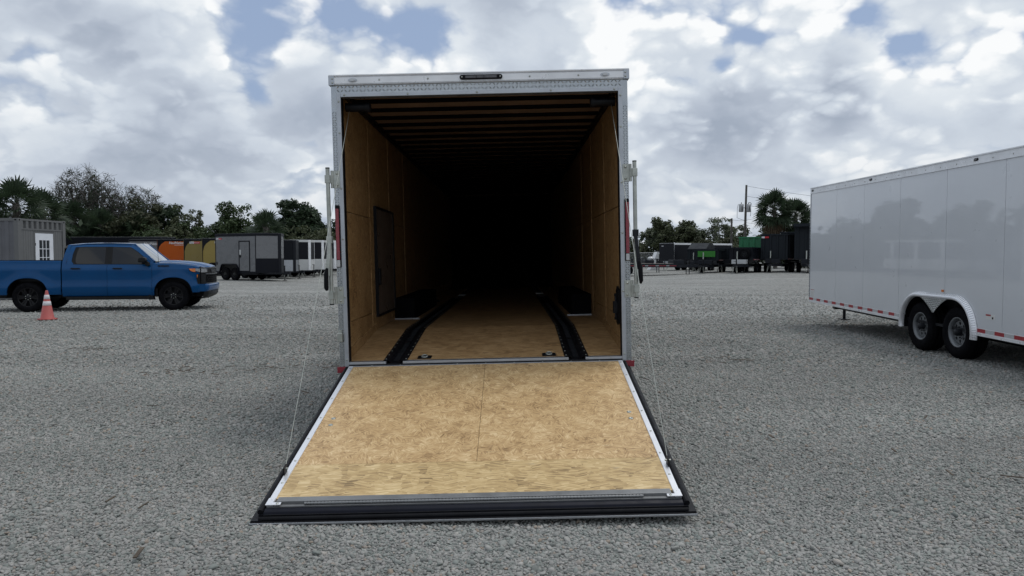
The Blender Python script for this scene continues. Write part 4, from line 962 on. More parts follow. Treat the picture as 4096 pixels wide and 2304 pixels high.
for z0, z1 in ((.345, .445), (.50, .60)): m_ = MB(); m_.lathe((0,0,0), (0,0,1), [(zr(z0)+.001, z0), (zr(z0)+.004, z0+.002), (zr(z1)+.004, z1-.002), (zr(z1)+.001, z1)], 28); m_.build('collar', cone_w, CN)

# ------------------------------------------------------------------ grey container office
cont_m = mat('container_grey_paint', (.105, .107, .108), .5, 0, .06, 1.5); cont_side_shaded = mat('container_side_shaded', (.095, .097, .108), .5, 0, .06, 1.5)  # second grey is a darker, bluer copy that paints shade on the long side
door_white = mat('white_door_paint', (.62, .64, .68), .4, 0, .03, 3); pane_m = mat('dark_pane', (.03, .035, .04), .06, 0, .1, 3, rvar=.02)
CT = thing('shipping_container', 'grey shipping container office with a white glazed door behind the pickup', 'container', (-17.55, 25.9, gz(-17, 26)), (0, 0, R(-4.5)))
CH, CW, CL = 2.92, 2.45, 6.06      # local: end wall at x=0 facing +x, y 0..CW away from us, body along -x
cp = MB()
for y in (0, CW-.16): MB().box(-.16, 0, y, y+.16, .1, CH-.12).build('corner_post', cont_m, CT)
for x in (-CL, -.18):
    for y in (0, CW-.16):
        for z in (0, CH-.12):
            k = MB(); k.box(x, x+.18, y, y+.16, z, z+.12); o = k.build('corner_casting', cont_m, CT, bevel=.006)
            if x > -1:
                h_ = MB(); h_.prism(pill(y+.08-.0, y+.08+.0, z+.06, .030), 'x', .0005, .002); h_.build('casting_hole', matte_black, o)
                if y == 0: h_ = MB(); h_.prism(pill(x+.09-.012, x+.09+.012, z+.06, .026), 'y', -.002, -.0005); h_.build('casting_hole', matte_black, o)
for (y, z) in ((0, CH-.10), (CW-.06, CH-.10), (0, .02), (CW-.06, .02)): MB().box(-CL+.18, -.18, y, y+.06, z, z+.10).build('side_rail', cont_m, CT)
MB().box(-.10, -.01, .16, CW-.16, CH-.075, CH-.005).build('end_rail', cont_m, CT); MB().box(-.10, -.01, .16, CW-.16, .02, .14).build('end_sill', cont_m, CT)
MB().box(-.10, -.012, .16, CW-.16, CH-.40, CH-.345).build('door_header', cont_m, CT)
# corrugated strip above the door
cg = MB(); prof = []
y = .16
while y < CW-.17:
    for dy_, dx_ in ((0, -.02), (.11, -.02), (.14, -.085), (.23, -.085), (.26, -.02)): prof.append((dx_, min(y+dy_, CW-.16)))
    y += .26
cg.add([(p[0], p[1], z) for z in (CH-.345, CH-.075) for p in prof], [(i, i+1, len(prof)+i+1, len(prof)+i) for i in range(len(prof)-1)]); cg.build('corrugated_strip', cont_m, CT)
# board siding either side of the door, plank by plank
DY0, DY1, DZ1 = .86, 1.80, 2.42
y = .165; bw = .118; k = 0
while y < CW-.17:
    y1_ = min(y+bw-.006, CW-.162); zlo = .15
    if y < DY1+.06 and y1_ > DY0-.06:
        if y < DY0-.06: MB().box(-.08, -.028, y, DY0-.06, .15, CH-.405).build('siding_board', cont_m, CT)
        elif y1_ > DY1+.06: MB().box(-.08, -.028, DY1+.06, y1_, .15, CH-.405).build('siding_board', cont_m, CT)
        zlo = DZ1+.06; y_ = max(y, DY0-.06); 
        MB().box(-.08, -.028, max(y, DY0-.058), min(y1_, DY1+.058), zlo, CH-.405).build('siding_board', cont_m, CT)
    else: MB().box(-.08, -.028, y, y1_, .15, CH-.405).build('siding_board', cont_m, CT)
    y += bw
MB().box(-.095, -.082, .16, CW-.16, .14, CH-.36).build('wall_backing', matte_black, CT)
dd_ = part_empty('office_door', CT)
for nm, b_ in (('door_frame', (-.07, -.020, DY0-.05, DY0, .15, DZ1+.05)), ('door_frame', (-.07, -.020, DY1, DY1+.05, .15, DZ1+.05)), ('door_frame', (-.07, -.020, DY0, DY1, DZ1, DZ1+.05))): MB().box(*b_).build(nm, cont_m, dd_)
leaf = MB(); GY0, GY1, GZ0, GZ1 = DY0+.20, DY1-.20, .55, DZ1-.26
leaf.box(-.06, -.026, DY0+.006, GY0, .16, DZ1-.006); leaf.box(-.06, -.026, GY1, DY1-.006, .16, DZ1-.006); leaf.box(-.06, -.026, GY0, GY1, .16, GZ0); leaf.box(-.06, -.026, GY0, GY1, GZ1, DZ1-.006); leaf.build('door_leaf', door_white, dd_)
gwy, gwz = (GY1-GY0)/3, (GZ1-GZ0)/5
for i in range(3):
    for j in range(5): MB().box(-.052, -.044, GY0+i*gwy+.008, GY0+(i+1)*gwy-.008, GZ0+j*gwz+.008, GZ0+(j+1)*gwz-.008).build('pane', pane_m, dd_)
mu = MB()
for i in range(1, 3): mu.box(-.056, -.024, GY0+i*gwy-.012, GY0+i*gwy+.012, GZ0, GZ1); 
for j in range(1, 5):
    for i in range(3): mu.box(-.056, -.0235, GY0+i*gwy+(.0121 if i else 0), GY0+(i+1)*gwy-(.0121 if i < 2 else 0), GZ0+j*gwz-.012, GZ0+j*gwz+.012)
mu.build('glazing_bars', door_white, dd_)
MB().tube([(-.03, DY0+.07, 1.05), (.03, DY0+.07, 1.05), (.03, DY0+.16, 1.05)], .012, 8).build('handle', zinc, dd_)
for z in (.4, 1.2, 2.0): MB().box(-.03, -.012, DY0-.012, DY0+.012, z-.05, z+.05).build('hinge', dark_steel, dd_)
# long side towards us: shallow corrugations, roof, far side
sd = MB(); prof = []; x = -CL+.18
while x < -.18: prof += [(x, .012), (x+.10, .012), (x+.135, .042), (x+.235, .042), (x+.27, .012)]; x += .30
prof = [p for p in prof if p[0] < -.17] + [(-.17, .012)]
sd.add([(p[0], p[1], z) for z in (.12, CH-.10) for p in prof], [(i, i+1, len(prof)+i+1, len(prof)+i) for i in range(len(prof)-1)]); sd.build('side_wall', cont_side_shaded, CT)
vt = MB(); vt.box(-.92, -.78, -.03, .011, CH-.52, CH-.34); vt.box(-.94, -.76, -.034, .010, CH-.345, CH-.325); vt.build('wall_vent', cont_side_shaded, CT, bevel=.01)
MB().box(-CL+.1, -.1, .05, CW-.05, CH-.06, CH-.02).build('roof', cont_m, CT); MB().box(-CL+.1, -.1, CW-.07, CW-.02, .1, CH-.1).build('far_wall', cont_m, CT); MB().box(-CL, -CL+.06, .1, CW-.1, .1, CH-.1).build('end_wall', cont_m, CT)
MB().box(-CL+.1, -.1, .06, CW-.06, .02, .12).build('floor', dark_steel, CT)

# ------------------------------------------------------------------ parked trailers in the yard
def flat(name, c, rough=.35, coat=.3, spec=.3): return mat(name, c, rough, 0, .03, 1.2, coat=coat*.4, spec=spec)
black_skin = flat('black_trailer_skin', (.006, .007, .011), .4, 0, .15); char_skin = flat('charcoal_trailer_skin', (.013, .0165, .021), .5, 0, .12)
grey_skin = flat('grey_trailer_skin', (.155, .158, .165), .3); orange_skin = flat('orange_trailer_skin', (.42, .085, .012), .35); tan_skin = flat('tan_trailer_skin', (.215, .165, .055), .35)
gold_skin = flat('gold_trailer_skin', (.25, .185, .045), .35); silver_skin = flat('silver_trailer_skin', (.42, .43, .44), .35); yard_white = flat('yard_white_skin', (.52, .53, .53), .3)
badge_w, badge_r = flat('badge_white', (.6, .6, .62), .5, 0), flat('badge_red', (.42, .02, .03), .5, 0)
def badge(parent, x, y, z, s=1.0, rot=(R(90), 0, 0)):
    """white and red name plate on the side that faces -y"""
    b = part_empty('name_badge', parent, (x, y, z))
    MB().box(0, .40*s, -.004, 0, 0, .17*s).build('badge_sheet', badge_w, b); MB().box(.402*s, .92*s, -.004, 0, 0, .17*s).build('badge_sheet', badge_r, b)
    text('Haul', .17*s, dark_steel, b, (.02*s, -.0045, .025*s), rot, extrude=.001, shear=.2); text('Nation', .16*s, badge_w, b, (.42*s, -.0045, .025*s), rot, extrude=.001, shear=.2)
def cargo(label, loc, rz, L, W, H, side, trim, nose, nose_low, vn=.7, door=None, logo=None, brow=False, group=None, roof=None, rear=None, corner=None, tongue=True, name='enclosed_trailer', swoosh=False, fender=None):
    """enclosed yard trailer; local x forward, right side at -y, wheels on z=0"""
    t = thing(name, label, 'trailer', (loc[0], loc[1], gz(*loc)), (0, 0, R(rz)), group)
    zf, w = .46, W/2; xf0 = L
    wx = L*.36; r = .36; ar = .80 if L > 3 else .45
    for sy in (-1, 1):
        pts = [(0, zf), (wx-ar, zf)] + [(wx-ar+.02, .72), (wx-ar*.72, .90), (wx+ar*.72, .90), (wx+ar-.02, .72)] + [(wx+ar, zf), (L, zf), (L, H-.10), (0, H-.10)]
        MB().prism(pts, 'y', *sorted((sy*w, sy*(w-.03)))).build('side_panel', side, t)
        MB().box(-.01, L+.01, *sorted((sy*(w+.012), sy*(w-.04))), H-.16, H).build('top_trim', trim, t)
        for xa in (0, L-.035): MB().box(xa-.008, xa+.043, *sorted((sy*(w+.010), sy*(w-.05))), zf, H-.16).build('corner_post', corner or trim, t)
        MB().box(wx+ar+.005, L, *sorted((sy*(w+.008), sy*(w-.05))), zf-.05, zf+.06).build('bottom_trim', trim, t); MB().box(0, wx-ar-.005, *sorted((sy*(w+.008), sy*(w-.05))), zf-.05, zf+.06).build('bottom_trim', trim, t)
        fb = MB(); op = [(wx+(ar+.02)*c, .40+.56*min(1, s*1.45)) for c, s in [(math.cos(R(a)), math.sin(R(a))) for a in np.linspace(0, 180, 19)]]
        fb.grid([[(p[0], sy*(w-.02), p[1]-.05), (p[0], sy*(w+.10), p[1]-.05), (p[0], sy*(w+.10), p[1]), (p[0], sy*(w-.02), p[1])] for p in op], smooth=False); fb.build('fender', fender or trim, t)
        for q in ((-.40, .40) if ar > .6 else (0,)): wheel(t, (wx+q, sy*(w-.06), r), -1, r=r, wd=.21, rim_r=.195, style='spoke', rim_mat=rim_black).rotation_euler = (0, 0, R(90) if sy < 0 else R(-90))
    # vee nose
    tip = L+vn; zl = zf+ (H-zf)*.36
    for sy in (-1, 1):
        a, b = Vector((L, sy*w, 0)), Vector((tip, sy*.09, 0)); up = Vector((0, 0, 1)); n_ = (b-a).cross(up).normalized()*(.02 if sy < 0 else -.02)
        for (z0, z1, m_) in ((zf-.02, zl, nose_low), (zl+.004, H-.12, nose)):
            q = MB(); vs = [a+n_*0+up*z0, b+up*z0, b+up*z1, a+up*z1]; vs += [v-n_ for v in vs]; q.add(vs, [(0,1,2,3),(7,6,5,4),(0,4,5,1),(1,5,6,2),(2,6,7,3),(3,7,4,0)]); q.build('nose_panel', m_, t)
        q = MB(); q.beam(a+up*(H-.07)-n_*.0, b+up*(H-.07), .05, .14); q.build('top_trim', trim, t)
    MB().box(tip-.03, tip+.02, -.11, .11, zf, H-.001).build('nose_post', corner or trim, t)
    MB().prism([(0, -w), (L, -w), (tip, -.10), (tip, .10), (L, w), (0, w)], 'z', H-.012, H+.010).build('roof', roof or alu_white, t)
    MB().box(-.03, 0, -w, w, zf, H-.02).build('rear_door', rear or side, t)
    u = MB(); u.box(0, L, -w+.05, w-.05, zf-.12, zf)
    for q in ((-.40, .40) if ar > .6 else (0,)): u.tube([(wx+q, -w+.1, r), (wx+q, w-.1, r)], .05, 8)
    if tongue:
        for sy in (-1, 1): u.beam((L-.3, sy*w*.8, zf-.05), (tip+.75, 0, zf-.05), .07, .10)
        u.build('chassis', dark_steel, t)
        j = MB(); j.tube([(tip+.40, 0, .03), (tip+.40, 0, .86)], .030, 8); j.box(tip+.31, tip+.49, -.09, .09, 0, .03); j.beam((tip+.40, 0, .80), (tip+.40, -.16, .86), .02, .02); j.build('tongue_jack', black_paint, t)
        MB().box(tip+.62, tip+.84, -.06, .06, zf-.12, zf+.04).build('coupler', dark_steel, t)
        c_ = MB()
        for sy in (-1, 1): c_.tube([(tip+.5, sy*.08, zf-.1), (tip+.55, sy*.2, zf-.30), (tip+.72, sy*.22, zf-.34), (tip+.80, sy*.06, zf-.1)], .012, 5)
        c_.build('safety_chain', zinc, t)
    else: u.build('chassis', dark_steel, t)
    if door:
        d0 = door; dr_ = part_empty('side_door', t)
        MB().box(d0, d0+.80, -w-.010, -w-.002, zf+.10, H-.48).build('door_skin', side, dr_)
        f_ = MB(); f_.box(d0-.07, d0, -w-.018, -w, zf+.05, H-.42); f_.box(d0+.80, d0+.87, -w-.018, -w, zf+.05, H-.42); f_.box(d0, d0+.80, -w-.018, -w, H-.48, H-.42); f_.box(d0, d0+.80, -w-.018, -w, zf+.05, zf+.10); f_.build('door_frame', trim, dr_)
        MB().box(d0+.03, d0+.12, -w-.04, -w-.010, zf+1.02, zf+1.30).build('door_latch', yard_white, dr_); MB().box(d0+.05, d0+.13, -w-.04, -w-.010, zf+.86, zf+.99).build('door_lock', black_paint, dr_)
    if swoosh:
        MB().prism([(.0, H-.162), (.62, H-.162), (.30, H-.38), (.14, H-.60), (.044, H-.95), (.044, zf), (0, zf)], 'y', -w-.006, -w-.001).build('corner_stripe', trim, t)
    return t
# the grey trailer nearest to us on the left
g1 = cargo('grey and black vee nose cargo trailer with a black framed side door', (-17.0, 43.9), -30, 3.45, 2.05, 2.70, grey_skin, black_skin, grey_skin, black_skin, vn=.78, door=2.1, roof=grey_skin)
badge(g1, .07, -1.032, 2.36, .55); MB().prism([(.13+.05*math.cos(a), .98+.10*math.sin(a)) for a in np.linspace(0, 2*PI, 12, endpoint=False)], 'y', -1.035, -1.026).build('fuel_cap', black_paint, g1)
rowl = 'trailers parked in a row behind the pickup'
g2 = cargo('gold trailer with black trim right beside the grey cargo trailer', (-22.15, 53.4), -6, 3.4, 2.1, 2.70, gold_skin, black_skin, gold_skin, black_skin, group=rowl, swoosh=True, roof=yard_white)
badge(g2, .95, -1.062, 2.34, .9)
g3 = cargo('tan trailer with black trim between the orange and gold trailers', (-24.6, 55.9), -6, 4.2, 2.1, 2.72, tan_skin, black_skin, tan_skin, black_skin, group=rowl, swoosh=True, roof=yard_white)
badge(g3, .45, -1.062, 2.36, .9)
g4 = cargo('orange trailer with black corner stripe seen over the pickup hood', (-27.75, 58.3), -6, 5.0, 2.1, 2.75, orange_skin, black_skin, orange_skin, black_skin, group=rowl, swoosh=True, roof=yard_white)
text('HaulNation', .27, badge_w, g4, (.95, -1.062, 2.38), (R(90), 0, 0), extrude=.004, shear=.15, bold=.006); MB().box(1.4, 2.3, -1.060, -1.056, 2.28, 2.31).build('logo_underline', badge_w, g4)
g5 = cargo('light grey trailer with white lettering seen behind the pickup windscreen', (-31.2, 60.6), -6, 4.2, 2.1, 2.80, grey_skin, black_skin, grey_skin, black_skin, group=rowl, roof=yard_white)
text('HaulNation', .30, badge_w, g5, (1.30, -1.062, 2.34), (R(90), 0, 0), extrude=.004, shear=.15, bold=.006)
g6 = cargo('long black trailer showing only its roof above the pickup cab', (-38.6, 62.6), -3, 9.2, 2.3, 3.04, black_skin, black_skin, black_skin, black_skin, group=rowl, roof=yard_white)
# the trailers beyond, noses towards us
rowm = 'trailers with black noses parked beside the big trailer'
def nose_at(px, d, n, rz=-30): return ((px-1288)/1830*d - n*math.cos(R(rz)), d - n*math.sin(R(rz)))
cargo('black vee nose trailer right behind the grey cargo trailer', nose_at(741, 45.8, 4.3), -30, 3.6, 2.05, 2.42, black_skin, black_skin, black_skin, alu, vn=.7, group=rowm, roof=yard_white)
cargo('white trailer with a black nose beside the black one', nose_at(779, 49.3, 4.2), -30, 3.6, 2.1, 2.50, yard_white, yard_white, black_skin, yard_white, vn=.6, group=rowm, corner=alu_white, fender=black_paint)
cargo('white trailer with a black nose just left of the cam bar', nose_at(812, 52.8, 4.2), -30, 3.6, 2.1, 2.56, yard_white, yard_white, black_skin, yard_white, vn=.6, group=rowm, corner=alu_white, fender=black_paint)
cargo('white trailer with a black nose seen behind the left cam bar', nose_at(843, 56.3, 4.2), -30, 3.6, 2.1, 2.62, yard_white, yard_white, black_skin, yard_white, vn=.6, group=rowm, corner=alu_white, fender=black_paint)
# right hand side: black enclosed trailer behind the flatbeds
e1 = cargo('black enclosed trailer with aluminium corners behind the flatbeds', (15.4, 72.5), 26, 7.4, 2.3, 2.72, black_skin, alu_white, black_skin, black_skin, corner=tread, rear=black_skin, tongue=True, fender=black_paint)
MB().box(-.05, -.031, -1.15, 1.15, .46, .95).build('ramp_foot', alu, e1); MB().box(-.06, -.031, .45, .75, 2.42, 2.48).build('door_lamp', badge_w, e1)
MB().prism([(0, .5), (.9, .5), (.9, 2.4), (.75, 2.4)], 'y', -.9, .9).build('slant_nosed_cover', yard_white, None, label='white slanted cover standing left of the black enclosed trailer', cat='cover')
bpy.data.objects['slant_nosed_cover'].location = (14.55, 77.5, gz(14, 77)-.45)

def jack(parent, x, y, h=1.05):
    j = MB(); j.tube([(x, y, .03), (x, y, h*.55)], .035, 8); j.tube([(x, y, h*.4), (x, y, h)], .05, 8); j.box(x-.12, x+.12, y-.12, y+.12, 0, .03); j.beam((x, y, h*.8), (x, y-.22, h*.8), .03, .03); j.build('tongue_jack', black_paint, parent)
def chains(parent, x, z):
    c_ = MB()
    for sy in (-1, 1): c_.tube([(x-.1, sy*.10, z), (x-.02, sy*.16, z-.35), (x+.12, sy*.18, z-.52), (x+.26, sy*.14, z-.3), (x+.30, sy*.08, z)], .016, 5)
    c_.build('safety_chain', zinc, parent)
def wheels_at(t, xs, w, r=.38):
    for x in xs:
        for sy in (-1, 1): wheel(t, (x, sy*w, r), -1, r=r, wd=.24, rim_r=.2, style='steel', rim_mat=dark_steel).rotation_euler = (0, 0, R(90) if sy < 0 else R(-90))
frame_m = mat('trailer_frame_paint', (.014, .016, .021), .5, 0, .2, 4, spec=.15)
def flatbed(label, loc, rz, L=6.5, group=None):
    t = thing('flatbed_trailer', label, 'trailer', (loc[0], loc[1], gz(*loc)), (0, 0, R(rz)), group)
    for sy in (-1, 1):
        MB().box(-L, .4, *sorted((sy*1.15, sy*1.07)), .62, .88).build('side_beam', frame_m, t)
        MB().beam((.4, sy*1.1, .72), (2.3, sy*.10, .72), .09, .22).build('tongue_beam', frame_m, t)
        k = 0
        for x in np.arange(-L+.1, .2, .28):
            if k % 2 == 0 or True: MB().box(x, x+.26, *sorted((sy*1.156, sy*1.1505)), .72, .765).build('tape_strip', red_tape if k % 3 else white_tape, t)
            k += 1
        rl = MB(); rl.box(-3.8, -.6, *sorted((sy*1.12, sy*1.06)), 1.24, 1.29)
        for x in (-3.8, -2.7, -1.65, -.65): rl.box(x, x+.06, *sorted((sy*1.12, sy*1.06)), .92, 1.24)
        rl.build('side_rail', frame_m, t)
    for k, y in enumerate(np.arange(-1.05, 1.0, .235)): MB().box(-L, .1, y, y+.225, .88, .918).build('deck_board', mat('weathered_deck', (.13, .12, .11), .85, 0, .2, 4), t)
    MB().box(.15, 1.0, -.8, .8, .84, 1.20).build('tool_box', frame_m, t, bevel=.02); MB().box(1.55, 2.0, -.22, .22, .84, 1.12).build('pump_box', frame_m, t, bevel=.02)
    jack(t, 1.55, -.42, 1.28); jack(t, 1.55, .42, 1.28); chains(t, 2.15, .70); MB().box(2.25, 2.62, -.07, .07, .66, .80).build('coupler', dark_steel, t)
    hs = MB(); hs.tube([(1.8, -.1, 1.0), (1.95, -.2, 1.15), (2.05, -.25, .8), (2.0, -.3, .3)], .014, 6); hs.build('brake_cable', black_rub, t)
    wheels_at(t, (-4.4, -3.5), .98)
    return t
flatbed('charcoal flatbed trailer with rails and a jack at its tongue', (12.6, 58.5), 3)
flatbed('charcoal flatbed trailer parked behind the nearer flatbed', (11.8, 66.5), 3)
tk_ = thing('storage_tank', 'small white round tank standing on the rear flatbed', 'tank', (12.95-.35, 66.2, gz(12, 66)+.92)); MB().lathe((0,0,0), (0,0,1), [(.0005, 0), (.26, .0), (.28, .04), (.28, .42), (.24, .50), (.12, .56), (.0005, .57)], 20).build('tank_body', yard_white, tk_); MB().tube([(0, 0, .55), (0, 0, .64)], .05, 10).build('tank_cap', alu, tk_)

green_m = flat('green_dump_paint', (.012, .135, .055), .4); lime_m = flat('lime_tarp', (.030, .17, .024), .6, 0)
def dump(label, loc, rz, L, W, z0, z1, body, group, tarp=None, spare=False, lid=False, wood=False, ribs=7, tall=False):
    """dump trailer, local x forward to the tongue, right side -y"""
    t = thing('dump_trailer', label, 'trailer', (loc[0], loc[1], gz(*loc)), (0, 0, R(rz)), group); w = W/2
    for sy in (-1, 1):
        s_ = MB(); s_.box(-L, 0, *sorted((sy*w, sy*(w-.04))), z0, z1); s_.build('bed_side', body, t)
        for k in range(ribs): x = -L + (k+.0)*L/ribs + .1; MB().box(x, x+.09, *sorted((sy*(w+.07), sy*w)), z0+.06, z1-.10).build('side_rib', body, t)
        MB().box(-L, 0, *sorted((sy*(w+.08), sy*(w-.05))), z1-.10, z1).build('top_rail', body, t); MB().box(-L, 0, *sorted((sy*(w+.04), sy*w)), z0-.10, z0+.06).build('bottom_rail', frame_m, t)
        f = MB(); f.box(-3.1*L/4, -1.1*L/4, *sorted((sy*(w+.02), sy*(w-.32))), .82, .86); f.build('fender', frame_m, t)
        b_ = MB(); b_.beam((-L, sy*.5, .58), (.1, sy*.5, .58), .10, .20); b_.beam((.1, sy*.5, .58), (1.7, 0, .58), .09, .18); b_.build('frame_beam', frame_m, t)
        k = 0
        for x in np.arange(-L+.1, -.15, .30): MB().box(x, x+.27, *sorted((sy*(w+.046), sy*(w+.0405))), z0-.06, z0-.01).build('tape_strip', red_tape if k % 2 else white_tape, t); k += 1
    MB().box(-.05, 0, -w+.041, w-.041, z0, z1).build('front_panel', body, t); MB().box(-L, -L+.05, -w+.041, w-.041, z0, z1).build('tail_gate', body, t)
    for y in np.linspace(-w+.25, w-.25, 4): MB().box(0, .08, y-.05, y+.05, z0+.05, z1-.12).build('front_rib', body, t)
    MB().box(0, .09, -w, w, z1-.12, z1+.002).build('front_rail', body, t)
    MB().box(-L, 0, -w+.04, w-.04, z0-.08, z0).build('bed_floor', frame_m, t)
    MB().box(.10, .62, -.55, .55, .72, 1.06).build('pump_box', (silver_skin if wood else frame_m), t, bevel=.02); jack(t, 1.25, 0, 1.15); chains(t, 1.6, .55); MB().box(1.65, 2.0, -.06, .06, .50, .62).build('coupler', dark_steel, t)
    MB().tube([(.36, -.2, .9), (.30, -.2, z0+.6)], .05, 8).build('lift_cylinder', zinc, t)
    if tarp: MB().box(.095, .13, -w*.75, w*.75, z1-.62, z1-.14).build('tarp_panel', tarp, t)
    if lid:
        l_ = MB(); l_.prism([(-L*.9, z1), (-L*.55, z1+.55), (-L*.30, z1+.55), (.0, z1-.02)], 'y', -w*.98, w*.98); l_.build('load_cover', body, t)
    if spare: wheel(t, (.28, .35, z0+.42), -1, r=.42, wd=.24, rim_r=.2, rim_mat=dark_steel, name='spare_wheel').rotation_euler = (0, 0, R(180))
    wheels_at(t, (-L*.62, -L*.62+.86), w-.10)
    return t
rowr = 'dump trailers parked in a row at the right'
dk = char_skin
RZ = -121
dump('low charcoal dump trailer with a raised load cover', (17.0, 67.0), RZ, 3.8, 1.75, 1.1, 2.05, dk, rowr, lid=True)
dump('low charcoal dump trailer with a lime green front panel', (16.1, 60.2), RZ+3, 3.8, 1.9, 1.1, 1.95, dk, rowr, tarp=lime_m)
dump('low charcoal dump trailer between lime panel and spare tyre', (18.1, 61.8), RZ, 3.8, 1.7, 1.1, 2.05, dk, rowr)
dump('black dump trailer carrying a spare tyre on its front', (18.05, 57.4), RZ-2, 3.8, 1.8, 1.1, 2.03, black_skin, rowr, spare=True, wood=True)
dump('green dump trailer with tall ribbed sides', (19.7, 60.0), RZ+2, 4.2, 1.95, 1.1, 2.90, green_m, rowr, wood=True, tall=True)
d6 = dump('tall charcoal dump trailer with a white and red badge on its front', (20.8, 57.8), RZ, 4.4, 2.05, 1.1, 3.05, dk, rowr, tall=True)
b_ = part_empty('name_badge', d6, (.092, -.95, 2.72), (0, 0, R(90))); MB().box(0, .24, -.006, -.001, 0, .13).build('badge_sheet', badge_w, b_); MB().box(.242, .56, -.006, -.001, 0, .13).build('badge_sheet', badge_r, b_)
dump('tall charcoal dump trailer at the end of the row beside the white trailer', (23.8, 61.5), RZ, 5.2, 2.2, 1.1, 3.35, dk, rowr, tall=True)
d8 = dump('tallest charcoal trailer half hidden by the white trailer', (22.9, 56.0), RZ+4, 4.4, 2.2, 1.1, 3.55, dk, rowr, tall=True); MB().box(-1.2, .55, -1.15, 1.15, 3.552, 3.78).build('cab_guard', dk, d8)

# ------------------------------------------------------------------ fence, poles and lines
galv = mat('galvanised_steel', (.36, .37, .38), .5, .5, .1, 6); wood_m = mat('weathered_pole_wood', (.085, .080, .072), .85, 0, .25, 3, .3, 30)
FN = thing('chain_link_fence', 'galvanised chain link fence by the trees beyond the flatbeds', 'fence', (15.2, 86, gz(15, 86)), (0, 0, R(8)))
for k in range(5): MB().tube([(k*2.4-3, 0, 0), (k*2.4-3, 0, 1.9)], .035, 8).build('fence_post', galv, FN)
MB().tube([(-3, 0, 1.88), (6.6, 0, 1.88)], .025, 8).build('top_rail', galv, FN)
ms = MB()
for k in range(-12, 96):
    for s_ in (-1, 1):
        x0 = -3+k*.1; a = Vector((x0, 0, .02)); b = Vector((x0+s_*1.84, 0, 1.86))
        if min(a.x, b.x) < -3 or max(a.x, b.x) > 6.6: continue
        ms.beam(a, b, .006, .006)
ms.build('wire_mesh', galv, FN, kind='stuff')
def utility_pole(label, loc, h, lean=(0, 0)):
    t = thing('utility_pole', label, 'utility pole', (loc[0], loc[1], gz(*loc)), (R(lean[0]), R(lean[1]), 0)); MB().tube([(0, 0, -.2), (0, 0, h)], [.16, .11], 12).build('pole_shaft', wood_m, t); return t
PX, PY = 25.5, 80.0; PZ = gz(PX, PY)
UP = utility_pole('tall weathered utility pole carrying two transformers left of the palms', (PX, PY), 9.1, (0, 1.0))
for dx_, z in ((-.55, 6.15), (.25, 6.15)):
    tf = part_empty('transformer', UP, (dx_, -.18, z)); m_ = MB(); m_.lathe((0,0,0), (0,0,1), [(.0005, 0), (.24, 0), (.26, .04), (.26, .78), (.22, .86), (.0005, .88)], 18); m_.build('tank', galv, tf)
    MB().tube([(0, 0, .86), (0, 0, 1.05)], [.05, .03], 8).build('bushing', dark_steel, tf); MB().box(-.03, .03, -.29, -.255, .2, .6).build('tank_bracket', dark_steel, tf)
br = MB(); br.beam((-.6, -.1, 6.6), (.5, -.1, 6.6), .06, .06); br.tube([(-.85, -.1, 7.0), (-.95, -.1, 6.6), (-.95, -.1, 5.5), (-.4, -.1, 5.3), (.2, -.1, 5.2)], .02, 6); br.tube([(.5, -.1, 6.9), (.55, -.1, 6.2), (.5, -.1, 5.7)], .02, 6); br.build('pole_hardware', dark_steel, UP)
cu = MB(); cu.tube([(.40+.16*math.cos(a), -.1, 8.0-1.0+.16*math.sin(a)*1.2) for a in np.linspace(0, 2*PI, 14)], .03, 6); cu.build('cable_coil', black_rub, UP)
P2 = utility_pole('slim weathered utility pole among the sparse trees', (26.5, 88.0), 5.9)
LP = thing('light_pole', 'thin grey metal pole left of the slanted white cover', 'pole', (15.2, 87.5, gz(15, 87))); MB().tube([(0, 0, 0), (0, 0, 3.4)], .05, 8).build('pole_shaft', galv, LP)
def cable(name, label, a, b, sag, r=.014):
    a, b = Vector(a), Vector(b); pts = [a.lerp(b, t) + Vector((0, 0, -4*sag*t*(1-t))) for t in np.linspace(0, 1, 18)]
    m_ = MB(); m_.tube(pts, r, 5, caps=False); return m_.build(name, black_rub, None, label=label, cat='cable', group='overhead lines at the utility poles')
top = PZ
for i, (z, e, sg) in enumerate(((9.0, (50, 84, 7.6), .5), (7.9, (50, 84, 6.2), .45), (6.9, (50, 84, 5.2), .4), (5.4, (50, 84, 3.6), .3), (5.0, (50, 84, 3.0), .25))):
    cable('power_line', ['topmost line running right from the tall pole past the palms', 'second line down running right from the tall pole', 'third line down running right from the tall pole', 'line running right from below the transformers', 'lowest line running right from the tall pole'][i], (PX+.16, PY, PZ+z), e, sg)
for i, (z0, z1) in enumerate(((5.2, 5.75), (4.3, 4.6), (3.6, 3.7))):
    cable('power_line', ['upper line strung between the two poles', 'middle line strung between the two poles', 'lower line strung between the two poles'][i], (PX, PY, PZ+z0), (26.5, 88.0, gz(26, 88)+z1), .05)
cable('power_line', 'line running left from the slim pole across the tree tops', (26.5, 88, gz(26, 88)+5.4), (10, 100, 3.2), .5)
